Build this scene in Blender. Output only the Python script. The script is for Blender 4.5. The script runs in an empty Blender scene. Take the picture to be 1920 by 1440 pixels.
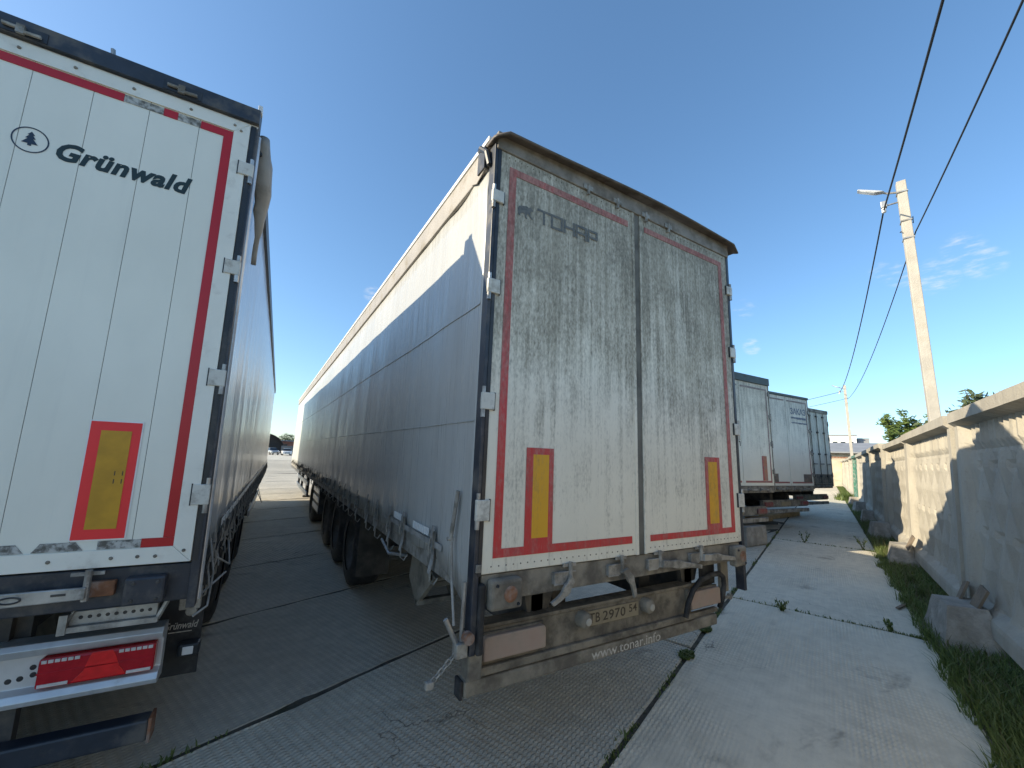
import bpy, bmesh, math, random
from mathutils import Vector, Matrix, noise as mnoise
random.seed(7)
R=math.radians
S=bpy.context.scene
COL=S.collection

# ------------------------------------------------------------ camera
cam=bpy.data.cameras.new('camera'); camo=bpy.data.objects.new('camera',cam); COL.objects.link(camo)
cr=Vector((0.85493,-0.51728,0.03889)); cu=Vector((-0.12320,-0.12965,0.98388)); cf=Vector((0.50390,0.84594,0.17458))
cm=Matrix((( cr.x,cu.x,-cf.x,-1.0459),(cr.y,cu.y,-cf.y,-2.0616),(cr.z,cu.z,-cf.z,1.8392),(0,0,0,1)))
camo.matrix_world=cm
cam.sensor_width=36; cam.lens=14.142; cam.clip_start=.05; cam.clip_end=3000
S.camera=camo

# ------------------------------------------------------------ sky, sun, exposure
SUN_EL=R(25.2); SUN_DIR=Vector((-0.949*math.cos(SUN_EL),0.315*math.cos(SUN_EL),math.sin(SUN_EL)))
W=bpy.data.worlds.new('World'); S.world=W; W.use_nodes=True
wn=W.node_tree.nodes; wl=W.node_tree.links; wn.clear()
def wnode(t,**k):
    n=wn.new(t)
    for a,b in k.items(): setattr(n,a,b)
    return n
sky=wnode('ShaderNodeTexSky',sky_type='NISHITA'); sky.sun_disc=False
sky.sun_elevation=SUN_EL; sky.sun_rotation=math.atan2(SUN_DIR.x,SUN_DIR.y)
sky.altitude=200; sky.air_density=.9; sky.dust_density=.8; sky.ozone_density=4.5
geo=wnode('ShaderNodeTexCoord')
# a few small wisps of cloud low in the sky, as directions in the world
clouds=[((0.924,0.145,0.354),.99950,.75),((0.936,0.127,0.3295),.99955,.7),((0.929,0.18,0.324),.99940,.75),((0.915,0.219,0.338),.99965,.6),
 ((0.905,0.243,0.350),.9998,.5),((0.858,0.45,0.2475),.9998,.9),((0.168,0.921,0.352),.9997,.7),((0.833,0.448,0.325),.9997,.45),((.60,-.62,.45),.998,.8),((-.5,.8,.3),.998,.7),((.3,-.9,.35),.998,.7)]
mp=wnode('ShaderNodeMapping'); mp.inputs['Scale'].default_value=(14,14,48); wl.new(geo.outputs['Generated'],mp.inputs[0])
nz=wnode('ShaderNodeTexNoise'); nz.inputs['Scale'].default_value=2.2; nz.inputs['Detail'].default_value=7; nz.inputs['Roughness'].default_value=.62
wl.new(mp.outputs[0],nz.inputs['Vector'])
acc=None
for d,th,st in clouds:
    dp=wnode('ShaderNodeVectorMath',operation='DOT_PRODUCT'); wl.new(geo.outputs['Generated'],dp.inputs[0]); dp.inputs[1].default_value=Vector(d).normalized()
    mr=wnode('ShaderNodeMapRange',interpolation_type='SMOOTHSTEP'); wl.new(dp.outputs['Value'],mr.inputs[0])
    mr.inputs[1].default_value=th; mr.inputs[2].default_value=1-(1-th)*.25; mr.inputs[3].default_value=0; mr.inputs[4].default_value=st
    if acc is None: acc=mr.outputs[0]
    else:
        mx=wnode('ShaderNodeMath',operation='MAXIMUM'); wl.new(acc,mx.inputs[0]); wl.new(mr.outputs[0],mx.inputs[1]); acc=mx.outputs[0]
nr=wnode('ShaderNodeMapRange',interpolation_type='SMOOTHSTEP'); wl.new(nz.outputs['Fac'],nr.inputs[0])
nr.inputs[1].default_value=.42; nr.inputs[2].default_value=.80
mu=wnode('ShaderNodeMath',operation='MULTIPLY'); wl.new(acc,mu.inputs[0]); wl.new(nr.outputs[0],mu.inputs[1])
mu2=wnode('ShaderNodeMath',operation='MULTIPLY',use_clamp=True); wl.new(mu.outputs[0],mu2.inputs[0]); mu2.inputs[1].default_value=.7
gma=wnode('ShaderNodeGamma'); gma.inputs[1].default_value=.85; tin=wnode('ShaderNodeVectorMath',operation='MULTIPLY'); tin.inputs[1].default_value=(.98,1.0,.94); wl.new(sky.outputs[0],tin.inputs[0]); wl.new(tin.outputs[0],gma.inputs[0])
cmix=wnode('ShaderNodeMix',data_type='RGBA'); wl.new(mu2.outputs[0],cmix.inputs['Factor']); hs=wnode('ShaderNodeHueSaturation'); hs.inputs['Saturation'].default_value=1.1; wl.new(gma.outputs[0],hs.inputs['Color']); wl.new(hs.outputs[0],cmix.inputs['A']); cmix.inputs['B'].default_value=(3.0,3.05,3.1,1)
bg=wnode('ShaderNodeBackground'); bg.inputs[1].default_value=0.145; wl.new(cmix.outputs['Result'],bg.inputs[0])
wo=wnode('ShaderNodeOutputWorld'); wl.new(bg.outputs[0],wo.inputs[0])
sl=bpy.data.lights.new('sun','SUN'); sl.energy=3.6; sl.angle=R(.53); sl.color=(1,.865,.64)
so=bpy.data.objects.new('sun',sl); COL.objects.link(so); so.location=SUN_DIR*60
so.rotation_euler=(-SUN_DIR).to_track_quat('-Z','Y').to_euler()
S.view_settings.view_transform='Standard'; S.view_settings.look='None'; S.view_settings.gamma=1; S.view_settings.use_curve_mapping=False
S.view_settings.exposure=1.2
S.render.engine='CYCLES'; S.render.resolution_x=1024; S.render.resolution_y=768
S.cycles.max_bounces=6

# ------------------------------------------------------------ node helpers / materials
class NT:
    def __init__(s,name):
        s.m=bpy.data.materials.new(name); s.m.use_nodes=True; s.t=s.m.node_tree; s.t.nodes.clear()
        s.out=s.t.nodes.new('ShaderNodeOutputMaterial'); s.b=s.t.nodes.new('ShaderNodeBsdfPrincipled')
        s.t.links.new(s.b.outputs[0],s.out.inputs[0]); s.tc=s.t.nodes.new('ShaderNodeTexCoord')
        s.obj=s.tc.outputs['Object']
    def put(s,sock,v):
        if isinstance(v,bpy.types.NodeSocket): s.t.links.new(v,sock)
        elif isinstance(v,(tuple,list)) and len(v)==3 and sock.type=='RGBA': sock.default_value=(*v,1)
        else: sock.default_value=v
    def set(s,k,v): s.put(s.b.inputs[k],v); return s
    def map(s,scale,loc=(0,0,0),rot=(0,0,0),vec=None):
        n=s.t.nodes.new('ShaderNodeMapping'); n.inputs['Scale'].default_value=scale; n.inputs['Location'].default_value=loc; n.inputs['Rotation'].default_value=rot
        s.put(n.inputs[0],vec or s.obj); return n.outputs[0]
    def noise(s,vec,scale,detail=4,rough=.55,dist=0):
        n=s.t.nodes.new('ShaderNodeTexNoise'); s.put(n.inputs['Vector'],vec); n.inputs['Scale'].default_value=scale; n.inputs['Detail'].default_value=detail
        n.inputs['Roughness'].default_value=rough; n.inputs['Distortion'].default_value=dist; return n.outputs['Fac']
    def mth(s,op,a,b=0.,c=None,clamp=False):
        n=s.t.nodes.new('ShaderNodeMath'); n.operation=op; n.use_clamp=clamp; s.put(n.inputs[0],a); s.put(n.inputs[1],b)
        if c is not None: s.put(n.inputs[2],c)
        return n.outputs[0]
    def rng(s,v,a,b,c=0.,d=1.,smooth=True):
        n=s.t.nodes.new('ShaderNodeMapRange'); n.interpolation_type='SMOOTHSTEP' if smooth else 'LINEAR'
        s.put(n.inputs[0],v)
        for i,x in enumerate((a,b,c,d)): s.put(n.inputs[i+1],x)
        return n.outputs[0]
    def mix(s,f,a,b):
        n=s.t.nodes.new('ShaderNodeMix'); n.data_type='RGBA'; s.put(n.inputs['Factor'],f); s.put(n.inputs['A'],a); s.put(n.inputs['B'],b); return n.outputs['Result']
    def sep(s,vec=None):
        n=s.t.nodes.new('ShaderNodeSeparateXYZ'); s.put(n.inputs[0],vec or s.obj); return n.outputs
    def bump(s,h,dist=.01,st=1.):
        n=s.t.nodes.new('ShaderNodeBump'); s.put(n.inputs['Height'],h); n.inputs['Distance'].default_value=dist; n.inputs['Strength'].default_value=st
        s.t.links.new(n.outputs[0],s.b.inputs['Normal']); return s
    def geo(s,k):
        n=s.t.nodes.new('ShaderNodeNewGeometry'); return n.outputs[k]
    def rnd(s):
        n=s.t.nodes.new('ShaderNodeObjectInfo'); return n.outputs['Random']
def simple(name,col,rough=.5,metal=0.,var=.18,scale=6.,dirt=None,damt=.5,dscale=3.,bump=0.,bscale=60.,streak=1.):
    """plain surface with tone variation and blotchy dirt of its own shape"""
    t=NT(name); n1=t.noise(t.map((1,1,1)),scale,5)
    a=tuple(c*(1-var) for c in col); b=tuple(min(1,c*(1+var)) for c in col)
    c=t.mix(t.rng(n1,.3,.7),a,b)
    r=rough
    if dirt:
        n2=t.noise(t.map((1,1,1./streak)),dscale,7,.65)
        f=t.mth('MULTIPLY',t.rng(n2,.62-damt*.45,.78-damt*.25),min(1,.35+damt))
        c=t.mix(f,c,dirt); r=t.rng(f,0,1,rough,min(1,rough+.35))
    t.set('Base Color',c).set('Roughness',r).set('Metallic',metal)
    if bump: t.bump(t.noise(t.map((1,1,1)),bscale,3),bump)
    return t.m
M={}
MUD=(.15,.135,.115)
M['black']=simple('black_paint',(.022,.024,.028),.4,0,.2,8,MUD,.25)
M['navy']=simple('navy_paint',(.026,.032,.045),.42,0,.2,8,MUD,.35,5)
M['rubber']=simple('rubber',(.024,.024,.025),.75,0,.25,12,(.11,.105,.10),.35,6)
M['dustflap']=simple('dusty_mud_flap',(.095,.085,.07),.85,0,.2,6,(.045,.042,.038),.5,4)
M['tyre']=simple('tyre_rubber',(.028,.028,.029),.8,0,.25,14,(.10,.095,.09),.45,5)
M['rim']=simple('rim_steel',(.12,.12,.12),.5,.6,.2,10,MUD,.5,6)
M['chassis']=simple('chassis_paint',(.035,.036,.038),.55,0,.2,6,MUD,.45,4)
M['muddy']=simple('muddy_steel',(.25,.225,.18),.75,0,.2,7,(.10,.088,.072),.5,5,.002,90)
M['muddy2']=simple('muddy_panel',(.215,.188,.145),.8,0,.22,5,(.085,.075,.06),.5,6,.002,120)
M['galv']=simple('galvanised_steel',(.42,.42,.41),.45,.7,.2,9,(.22,.20,.17),.45,7)
M['dirtygalv']=simple('dirty_galvanised',(.36,.345,.31),.6,.35,.2,9,(.16,.145,.12),.5,8)
M['alu']=simple('aluminium',(.62,.63,.64),.38,.5,.1,6,(.3,.29,.27),.2,5)
M['white']=simple('white_paint',(.70,.71,.70),.35,0,.04,3,(.4,.39,.36),.12,4)
M['whiteedge']=simple('white_edge_profile',(.77,.76,.68),.35,0,.05,3,(.45,.42,.36),.16,7)
M['hinge']=simple('hinge_white',(.62,.61,.55),.45,0,.1,8,(.3,.28,.24),.42,16)
M['rust']=simple('rust',(.20,.085,.04),.85,0,.35,14,(.30,.27,.24),.4,9)
M['taupe']=simple('taupe_rail',(.30,.275,.24),.5,.1,.1,3,(.18,.16,.13),.35,4)
M['brownroof']=simple('brown_roof_cap',(.12,.098,.078),.55,0,.2,4,(.06,.05,.04),.4,5)
M['sealgrey']=simple('dusty_door_seal',(.15,.145,.125),.8,0,.2,5,(.07,.068,.06),.4,3)
M['header']=simple('grey_header',(.26,.235,.20),.6,0,.15,4,(.13,.115,.095),.5,5)
M['darkgreen']=simple('dark_green_header',(.028,.045,.045),.5,0,.2,4,(.1,.1,.09),.3,5)
M['roofwhite']=simple('white_roof_edge',(.72,.72,.70),.4,0,.06,3)
M['ropem']=simple('strap_webbing',(.34,.33,.31),.85,0,.2,20,(.14,.13,.11),.5,10)
M['ropew']=simple('pale_webbing',(.46,.44,.40),.85,0,.2,20,(.18,.16,.14),.4,10)
M['reflw']=simple('white_reflective',(.78,.79,.78),.3,0,.05,20)
M['lampglass']=simple('dusty_lens',(.38,.275,.22),.55,0,.1,6,(.30,.25,.20),.5,6)
M['dullred']=simple('dusty_red_lens',(.22,.03,.03),.5,0,.15,12,(.2,.15,.13),.5,8)
M['redlens']=simple('red_lens',(.42,.008,.016),.12,0,.12,20)
M['redbright']=simple('bright_red_lens',(.75,.02,.02),.2,0,.1,20)
M['dimlens']=simple('dusty_clear_lens',(.40,.38,.33),.5,0,.1,20)
M['whitelens']=simple('clear_lens',(.62,.58,.56),.15,0,.1,20)
M['workglass']=simple('lamp_glass',(.8,.8,.78),.08,0,.05,20)
M['orange']=simple('faded_plate',(.42,.17,.10),.6,0,.15,8,(.3,.27,.24),.4,6)
M['brownplate']=simple('grimy_plate',(.20,.15,.115),.7,0,.2,8,(.12,.11,.10),.5,6)
M['yellow']=simple('amber_sheet',(.52,.27,.015),.4,0,.12,10)
M['inkgreen']=simple('dark_green_ink',(.012,.028,.028),.45)
M['inknavy']=simple('navy_ink',(.015,.032,.062),.45)
M['inkgrey']=simple('grey_ink',(.115,.12,.115),.6,0,.2,40,(.2,.195,.17),.45,60)
M['inkwhite']=simple('worn_white_ink',(.55,.52,.46),.7,0,.2,40,(.28,.25,.21),.45,50)
M['inkblack']=simple('faded_black_ink',(.075,.06,.042),.8,0,.2,40)
M['inkblue']=simple('blue_ink',(.10,.14,.22),.7,0,.2,30,(.35,.36,.36),.3,30)
M['platey']=simple('muddy_number_plate',(.30,.25,.165),.7,0,.15,9,(.22,.185,.125),.5,9)
M['concrete_block']=simple('footing_concrete',(.27,.25,.215),.9,0,.18,4,(.42,.39,.34),.35,6,.012,30)
M['pole']=simple('pole_concrete',(.38,.36,.32),.9,0,.1,3,(.36,.33,.27),.3,8,.006,40)
M['wood']=simple('weathered_plank',(.20,.155,.11),.85,0,.25,6,(.10,.085,.07),.4,12,.004,40,)
M['timber']=simple('pale_timber',(.42,.29,.15),.8,0,.2,6,(.25,.18,.1),.3,8)
M['bark']=simple('bark',(.12,.095,.07),.9,0,.25,14)
M['wire']=simple('black_cable',(.02,.022,.028),.6)
M['porcelain']=simple('white_porcelain',(.72,.72,.70),.25)
M['ledhead']=simple('lamp_head',(.5,.52,.54),.4,.3)
M['lampface']=simple('lamp_diffuser',(.8,.82,.82),.3)

def grime_fac(t,lo,hi,top=3.8,bot=1.2,cx=1.7):
    """rain-washed road grime: speckle plus vertical runs, thicker high up where the truck's wake leaves it"""
    x,y,z=t.sep()
    sp=t.noise(t.map((1,1,.42)),62,3,.6)
    sp2=t.noise(t.map((1,1,.30)),150,2,.5)
    run=t.noise(t.map((17,17,.55)),1.0,5,.62,.25)
    run2=t.noise(t.map((46,46,1.1)),1.0,3,.6)
    big=t.noise(t.map((1.3,1,.6)),1.25,4,.6)
    h=t.rng(z,1.25,3.2)
    blot=t.noise(t.map((1,1,.6)),5.5,6,.65,.3)
    s=t.mth('ADD',t.mth('MULTIPLY',sp,.62),t.mth('MULTIPLY',sp2,.36)); s=t.mth('ADD',s,t.mth('MULTIPLY',blot,.62)); s=t.mth('SUBTRACT',s,.375)
    s=t.mth('ADD',s,t.mth('MULTIPLY',run,.75)); s=t.mth('ADD',s,t.mth('MULTIPLY',run2,.42))
    s=t.mth('ADD',s,t.mth('MULTIPLY',big,.55)); s=t.mth('ADD',s,t.mth('MULTIPLY',h,.40))
    s=t.mth('ADD',s,t.mth('MULTIPLY',t.rng(x,.2,2.3),.06))
    return t.rng(s,lo,hi)
def grimy(name,col,grime,lo,hi,rough=.5,mx=1.):
    t=NT(name); f=t.mth('MULTIPLY',grime_fac(t,lo,hi),mx)
    n=t.noise(t.map((1,1,1)),2.5,4)
    c=t.mix(t.rng(n,.3,.7),tuple(k*.93 for k in col),col)
    gd=t.mth('ADD',t.mth('MULTIPLY',t.noise(t.map((1,1,.5)),48,4,.65),.6),t.mth('MULTIPLY',t.noise(t.map((1,1,.5),loc=(2,0,1)),3.2,4,.6),.4))
    grime=t.mix(t.rng(gd,.38,.62),tuple(k*1.18 for k in grime),tuple(k*.58 for k in grime))
    t.set('Base Color',t.mix(f,c,grime)).set('Roughness',t.rng(f,0,1,rough,.85)); return t.m
M['dirtydoor']=grimy('grimy_white_door',(.78,.74,.62),(.33,.31,.25),1.27,1.86)
M['dirtytape']=grimy('grimy_red_tape',(.56,.030,.035),(.36,.22,.19),1.08,1.8,.5,.85)
M['dirtyyellow']=grimy('grimy_amber_tape',(.70,.36,.02),(.30,.22,.12),1.3,1.95,.5,.8)
M['greydoor']=grimy('grey_washed_door',(.82,.785,.66),(.36,.345,.285),1.42,2.1)
M['greydoor2']=grimy('blue_grey_washed_door',(.80,.775,.67),(.36,.355,.31),1.48,2.15)
M['palepink']=grimy('faded_pink_tape',(.34,.13,.12),(.33,.29,.27),1.35,1.75)
M['redtape']=simple('red_reflective_tape',(.46,.012,.018),.32,0,.06,3)
M['redfluor']=simple('fluorescent_red_sheet',(.85,.03,.035),.4,0,.05,3)
def peel():
    t=NT('peeled_tape_residue'); n=t.noise(t.map((1,1,1)),26,6,.65)
    t.set('Base Color',t.mix(t.rng(n,.38,.62),(.12,.115,.10),(.50,.50,.47))).set('Roughness',.9); return t.m
M['peel']=peel()
def whitedoor():
    t=NT('clean_white_door'); x,y,z=t.sep()
    n=t.noise(t.map((1,1,.5)),3,5); n2=t.noise(t.map((14,14,.8)),1,4)
    c=t.mix(t.rng(n,.3,.75),(.76,.755,.665),(.82,.81,.715))
    f=t.mth('MULTIPLY',t.rng(t.noise(t.map((1,1,1)),9,7,.7),.66,.74),.35)
    c=t.mix(f,c,(.4,.4,.38)); c=t.mix(t.mth('MULTIPLY',t.rng(n2,.55,.8),.18),c,(.5,.5,.47))
    t.set('Base Color',c).set('Roughness',.34); return t.m
M['whitedoor']=whitedoor()
def curtain(name,c0,c1,rough,streak,gr,spec=.5):
    t=NT(name); x,y,z=t.sep()
    run=t.noise(t.map((1,9,.5)),1.,6,.65,.2); run2=t.noise(t.map((1,30,1.2)),1.,4,.6); big=t.noise(t.map((1,.35,.6)),1,4)
    f=t.mth('MULTIPLY',t.rng(t.mth('ADD',t.mth('MULTIPLY',run,.65),t.mth('MULTIPLY',run2,.35)),.42,.72),streak)
    c=t.mix(t.rng(big,.35,.65),c0,c1); c=t.mix(f,c,gr)
    t.set('Base Color',c).set('Roughness',t.rng(run2,.3,.7,rough*.8,rough*1.35)).set('Specular IOR Level',spec)
    h=t.mth('ADD',t.mth('MULTIPLY',t.noise(t.map((1,2.2,.45)),1,3),1.),t.mth('MULTIPLY',t.noise(t.map((1,14,2.0)),1,3),.12))
    t.bump(h,.02,.35); return t.m
M['curtain']=curtain('grey_pvc_curtain',(.42,.425,.41),(.47,.47,.445),.30,.42,(.28,.275,.255))
M['curtain2']=curtain('silver_pvc_curtain',(.56,.565,.565),(.62,.62,.615),.20,.22,(.42,.41,.38),.9)
M['curtain3']=curtain('plain_grey_curtain',(.36,.37,.38),(.43,.43,.43),.35,.5,(.22,.21,.2))

def slab_mat(name,base,knurl,wear):
    t=NT(name); x,y,z=t.sep(); rd=t.rnd()
    w=t.tc.outputs['Object']
    gpos=t.geo('Position')
    a=t.mth('ADD',t.mth('MULTIPLY',x,2*math.pi/.115),t.mth('MULTIPLY',y,2*math.pi/.062))
    b=t.mth('SUBTRACT',t.mth('MULTIPLY',x,2*math.pi/.115),t.mth('MULTIPLY',y,2*math.pi/.062))
    k=t.mth('MULTIPLY',t.mth('SINE',a),t.mth('SINE',b)); k=t.rng(k,-.25,.55)
    worn=t.noise(t.map((.55,.8,1),vec=gpos),1.1,4); kk=t.mth('MULTIPLY',k,t.rng(worn,wear,wear+.22,1.,.10))
    fine=t.noise(t.map((1,1,1),vec=gpos),140,3,.6); mid=t.noise(t.map((1,1,1),vec=gpos),7,6,.62); big=t.noise(t.map((1,1,1),vec=gpos),.7,4)
    drag=t.noise(t.map((1.2,30,1)),1,4)
    v=t.mth('ADD',t.mth('MULTIPLY',mid,.45),t.mth('MULTIPLY',big,.4)); v=t.mth('ADD',v,t.mth('MULTIPLY',drag,.15)); v=t.mth('ADD',v,t.mth('MULTIPLY',t.mth('SUBTRACT',rd,.5),.16))
    c=t.mix(t.rng(v,.32,.68),tuple(q*.76 for q in base),tuple(q*1.16 for q in base))
    c=t.mix(t.mth('MULTIPLY',t.rng(kk,.0,.9,1.,0.),knurl*.30),c,tuple(q*.52 for q in base))
    st=t.noise(t.map((.8,1.6,1),loc=(3.1,1.7,0),rot=(0,0,.4),vec=gpos),1.35,5,.6,.4)
    c=t.mix(t.mth('MULTIPLY',t.rng(st,.60,.72),.5),c,(.075,.068,.06))
    st2=t.noise(t.map((1,1,1),loc=(8,2,0),vec=gpos),11,5,.7); c=t.mix(t.mth('MULTIPLY',t.rng(st2,.70,.76),.6),c,(.10,.085,.07))
    vo=t.t.nodes.new('ShaderNodeTexVoronoi'); vo.feature='DISTANCE_TO_EDGE'; vo.inputs['Scale'].default_value=.42
    wv=t.t.nodes.new('ShaderNodeVectorMath'); wv.operation='ADD'; nzv=t.t.nodes.new('ShaderNodeTexNoise'); nzv.inputs['Scale'].default_value=2.2; nzv.inputs['Detail'].default_value=5; t.put(nzv.inputs['Vector'],gpos)
    t.put(wv.inputs[0],gpos); t.put(wv.inputs[1],nzv.outputs['Color']); t.put(vo.inputs['Vector'],wv.outputs[0])
    crk=t.mth('MULTIPLY',t.rng(vo.outputs['Distance'],.0,.004,1.,0.),t.rng(t.noise(t.map((1,1,1),loc=(4,9,0),vec=gpos),.55,2),.52,.60))
    c=t.mix(t.mth('MULTIPLY',crk,.75),c,(.06,.055,.045))
    c=t.mix(t.mth('MULTIPLY',t.rng(fine,.45,.7),.22),c,tuple(q*.62 for q in base))
    t.set('Base Color',c).set('Roughness',.88)
    hh=t.mth('ADD',t.mth('MULTIPLY',kk,knurl),t.mth('MULTIPLY',fine,.16)); hh=t.mth('ADD',hh,t.mth('MULTIPLY',mid,.4))
    t.bump(hh,.010,1.); return t.m
M['slab']=slab_mat('knurled_concrete_slab',(.53,.49,.405),1.,.52)
M['slab3']=slab_mat('knurled_light_slab',(.61,.565,.46),1.,.54)
M['slab2']=slab_mat('worn_concrete_slab',(.68,.625,.50),.8,.36)
def yard_mat():
    t=NT('yard_concrete'); g=t.obj
    br=t.t.nodes.new('ShaderNodeTexBrick'); t.put(br.inputs['Vector'],g); br.inputs['Scale'].default_value=1; br.inputs['Brick Width'].default_value=6; br.inputs['Row Height'].default_value=2
    br.inputs['Mortar Size'].default_value=.035; br.inputs['Color1'].default_value=(.50,.475,.40,1); br.inputs['Color2'].default_value=(.56,.53,.45,1); br.inputs['Mortar'].default_value=(.09,.085,.07,1)
    n=t.noise(g,.6,6); c=t.mix(t.mth('MULTIPLY',t.rng(n,.4,.7),.35),br.outputs[0],(.33,.32,.29))
    t.set('Base Color',c).set('Roughness',.9); return t.m
M['yard']=yard_mat()
M['soil']=simple('joint_soil',(.075,.068,.054),.95,0,.3,9,(.02,.03,.012),.4,4,.02,30)
M['earth']=simple('dry_earth',(.12,.105,.078),.95,0,.25,3,(.07,.08,.035),.5,2,.03,20)
def fence_mat():
    t=NT('fence_concrete'); g=t.geo('Position')
    n=t.noise(t.map((1,1,.35),vec=g),2.2,6,.62); f=t.noise(t.map((1,1,1),vec=g),70,3); m=t.noise(t.map((1,1,1),vec=g),14,5,.65)
    c=t.mix(t.rng(n,.3,.7),(.32,.295,.245),(.41,.38,.315)); c=t.mix(t.mth('MULTIPLY',t.rng(m,.58,.74),.45),c,(.22,.20,.17))
    t.set('Base Color',c).set('Roughness',.92).bump(t.mth('ADD',t.mth('MULTIPLY',f,.25),m),.012,.8); return t.m
M['fence']=fence_mat()
M['greenpaint']=simple('green_fence_paint',(.03,.13,.085),.7,0,.2,6,(.3,.3,.27),.4,5)
M['beige']=simple('beige_wall',(.50,.44,.34),.9,0,.1,2,(.38,.32,.24),.3,1.5)
M['greyroof']=simple('grey_sheet_roof',(.24,.25,.265),.6,0,.12,1)
M['whitewall']=simple('white_wall',(.78,.78,.77),.7)
M['yellowsign']=simple('yellow_board',(.68,.46,.06),.6)
M['brick']=simple('red_brick_wall',(.36,.14,.085),.9,0,.2,2)
M['hangar']=simple('dark_hangar_sheet',(.05,.038,.035),.7,0,.2,1)
M['hangarin']=simple('hangar_inside',(.03,.027,.026),.9)
M['fargrey']=simple('grey_sheet_fence',(.12,.125,.13),.7)
M['carwhite']=simple('white_car_paint',(.68,.69,.70),.2)
M['cargrey']=simple('silver_car_paint',(.36,.38,.40),.25,.4)
M['carglass']=simple('dark_car_glass',(.02,.025,.03),.08)
def leaf(name,c0,c1):
    t=NT(name); r=t.geo('Random Per Island'); c=t.mix(r,c0,c1)
    t.set('Base Color',c).set('Roughness',.55)
    tr=t.t.nodes.new('ShaderNodeBsdfTranslucent'); t.put(tr.inputs[0],t.mix(r,tuple(q*1.3 for q in c0),tuple(q*1.5 for q in c1)))
    ms=t.t.nodes.new('ShaderNodeMixShader'); ms.inputs[0].default_value=.3
    t.t.links.new(t.b.outputs[0],ms.inputs[1]); t.t.links.new(tr.outputs[0],ms.inputs[2]); t.t.links.new(ms.outputs[0],t.out.inputs[0]); return t.m
M['leaf']=leaf('locust_leaves',(.06,.10,.025),(.14,.19,.04))
M['leaf2']=leaf('grey_green_leaves',(.055,.08,.035),(.11,.14,.065))
M['grass']=leaf('grass_blades',(.055,.095,.02),(.16,.20,.055))
M['drygrass']=leaf('dry_stalks',(.16,.135,.07),(.09,.085,.035))

# ------------------------------------------------------------ mesh helpers
SHEAR=[0.]
class MB:
    def __init__(s): s.v=[]; s.f=[]
    def add(s,v,f):
        o=len(s.v); s.v+= [tuple(p) for p in v]; s.f+= [tuple(i+o for i in q) for q in f]; return s
    def box(s,x0,x1,y0,y1,z0,z1):
        v=[(x0,y0,z0),(x1,y0,z0),(x1,y1,z0),(x0,y1,z0),(x0,y0,z1),(x1,y0,z1),(x1,y1,z1),(x0,y1,z1)]
        return s.add(v,[(3,2,1,0),(4,5,6,7),(0,1,5,4),(1,2,6,5),(2,3,7,6),(3,0,4,7)])
    def prism(s,poly,y0,y1,axis='y'):
        n=len(poly)
        mk={'y':lambda a,b,c:(a,c,b),'x':lambda a,b,c:(c,a,b),'z':lambda a,b,c:(a,b,c)}[axis]
        v=[mk(a,b,y0) for a,b in poly]+[mk(a,b,y1) for a,b in poly]
        f=[tuple(range(n)),tuple(range(2*n-1,n-1,-1))]+[(i,i+n,(i+1)%n+n,(i+1)%n) for i in range(n)]
        return s.add(v,f)
    def tube(s,pts,r,n=8,rads=None,cap=True):
        pts=[Vector(p) for p in pts]; rings=[]; up=None
        for i,p in enumerate(pts):
            d=(pts[min(i+1,len(pts)-1)]-pts[max(i-1,0)]).normalized()
            if up is None: up=d.orthogonal().normalized()
            up=(up-d*up.dot(d)).normalized(); w=d.cross(up); rr=rads[i] if rads else r
            rings.append([p+(up*math.cos(2*math.pi*k/n)+w*math.sin(2*math.pi*k/n))*rr for k in range(n)])
        v=[q for g in rings for q in g]; f=[]
        for i in range(len(pts)-1):
            for k in range(n): f.append((i*n+k,i*n+(k+1)%n,(i+1)*n+(k+1)%n,(i+1)*n+k))
        if cap: f+= [tuple(range(n-1,-1,-1)),tuple(range((len(pts)-1)*n,len(pts)*n))]
        return s.add(v,f)
    def lathe(s,prof,c,n=28,axis='x'):
        v=[];m=len(prof)
        for k in range(n):
            a=2*math.pi*k/n
            for (h,r) in prof:
                v.append((c[0]+h,c[1]+r*math.cos(a),c[2]+r*math.sin(a)) if axis=='x' else ((c[0]+r*math.cos(a),c[1]+h,c[2]+r*math.sin(a)) if axis=='y' else (c[0]+r*math.cos(a),c[1]+r*math.sin(a),c[2]+h)))
        f=[(k*m+i,k*m+i+1,((k+1)%n)*m+i+1,((k+1)%n)*m+i) for k in range(n) for i in range(m-1)]
        return s.add(v,f)
def link(name,me,mat,parent=None,bevel=0,smooth=False):
    o=bpy.data.objects.new(name,me); COL.objects.link(o)
    if mat and not me.materials: me.materials.append(M[mat] if isinstance(mat,str) else mat)
    if parent: o.parent=parent
    if bevel:
        b=o.modifiers.new('bevel','BEVEL'); b.width=bevel; b.segments=2; b.limit_method='ANGLE'; b.angle_limit=R(40)
    if smooth:
        for p in me.polygons: p.use_smooth=True
    return o
def mk(name,mb,mat,parent=None,bevel=0,smooth=False):
    me=bpy.data.meshes.new(name); v=mb.v
    if SHEAR[0]: v=[(x+SHEAR[0]*z,y,z) for x,y,z in v]
    me.from_pydata(v,[],mb.f)
    bm=bmesh.new(); bm.from_mesh(me); bmesh.ops.recalc_face_normals(bm,faces=bm.faces); bm.to_mesh(me); bm.free()
    me.update(); return link(name,me,mat,parent,bevel,smooth)
def bx(name,dim,mat,parent,bevel=0): return mk(name,MB().box(*dim),mat,parent,bevel)
def thing(name,label,cat,loc=(0,0,0),rz=0,group=None):
    o=bpy.data.objects.new(name,None); COL.objects.link(o); o.location=loc; o.rotation_euler=(0,0,rz); o.empty_display_size=.2
    o['label']=label; o['category']=cat
    if group: o['group']=group
    return o
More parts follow.
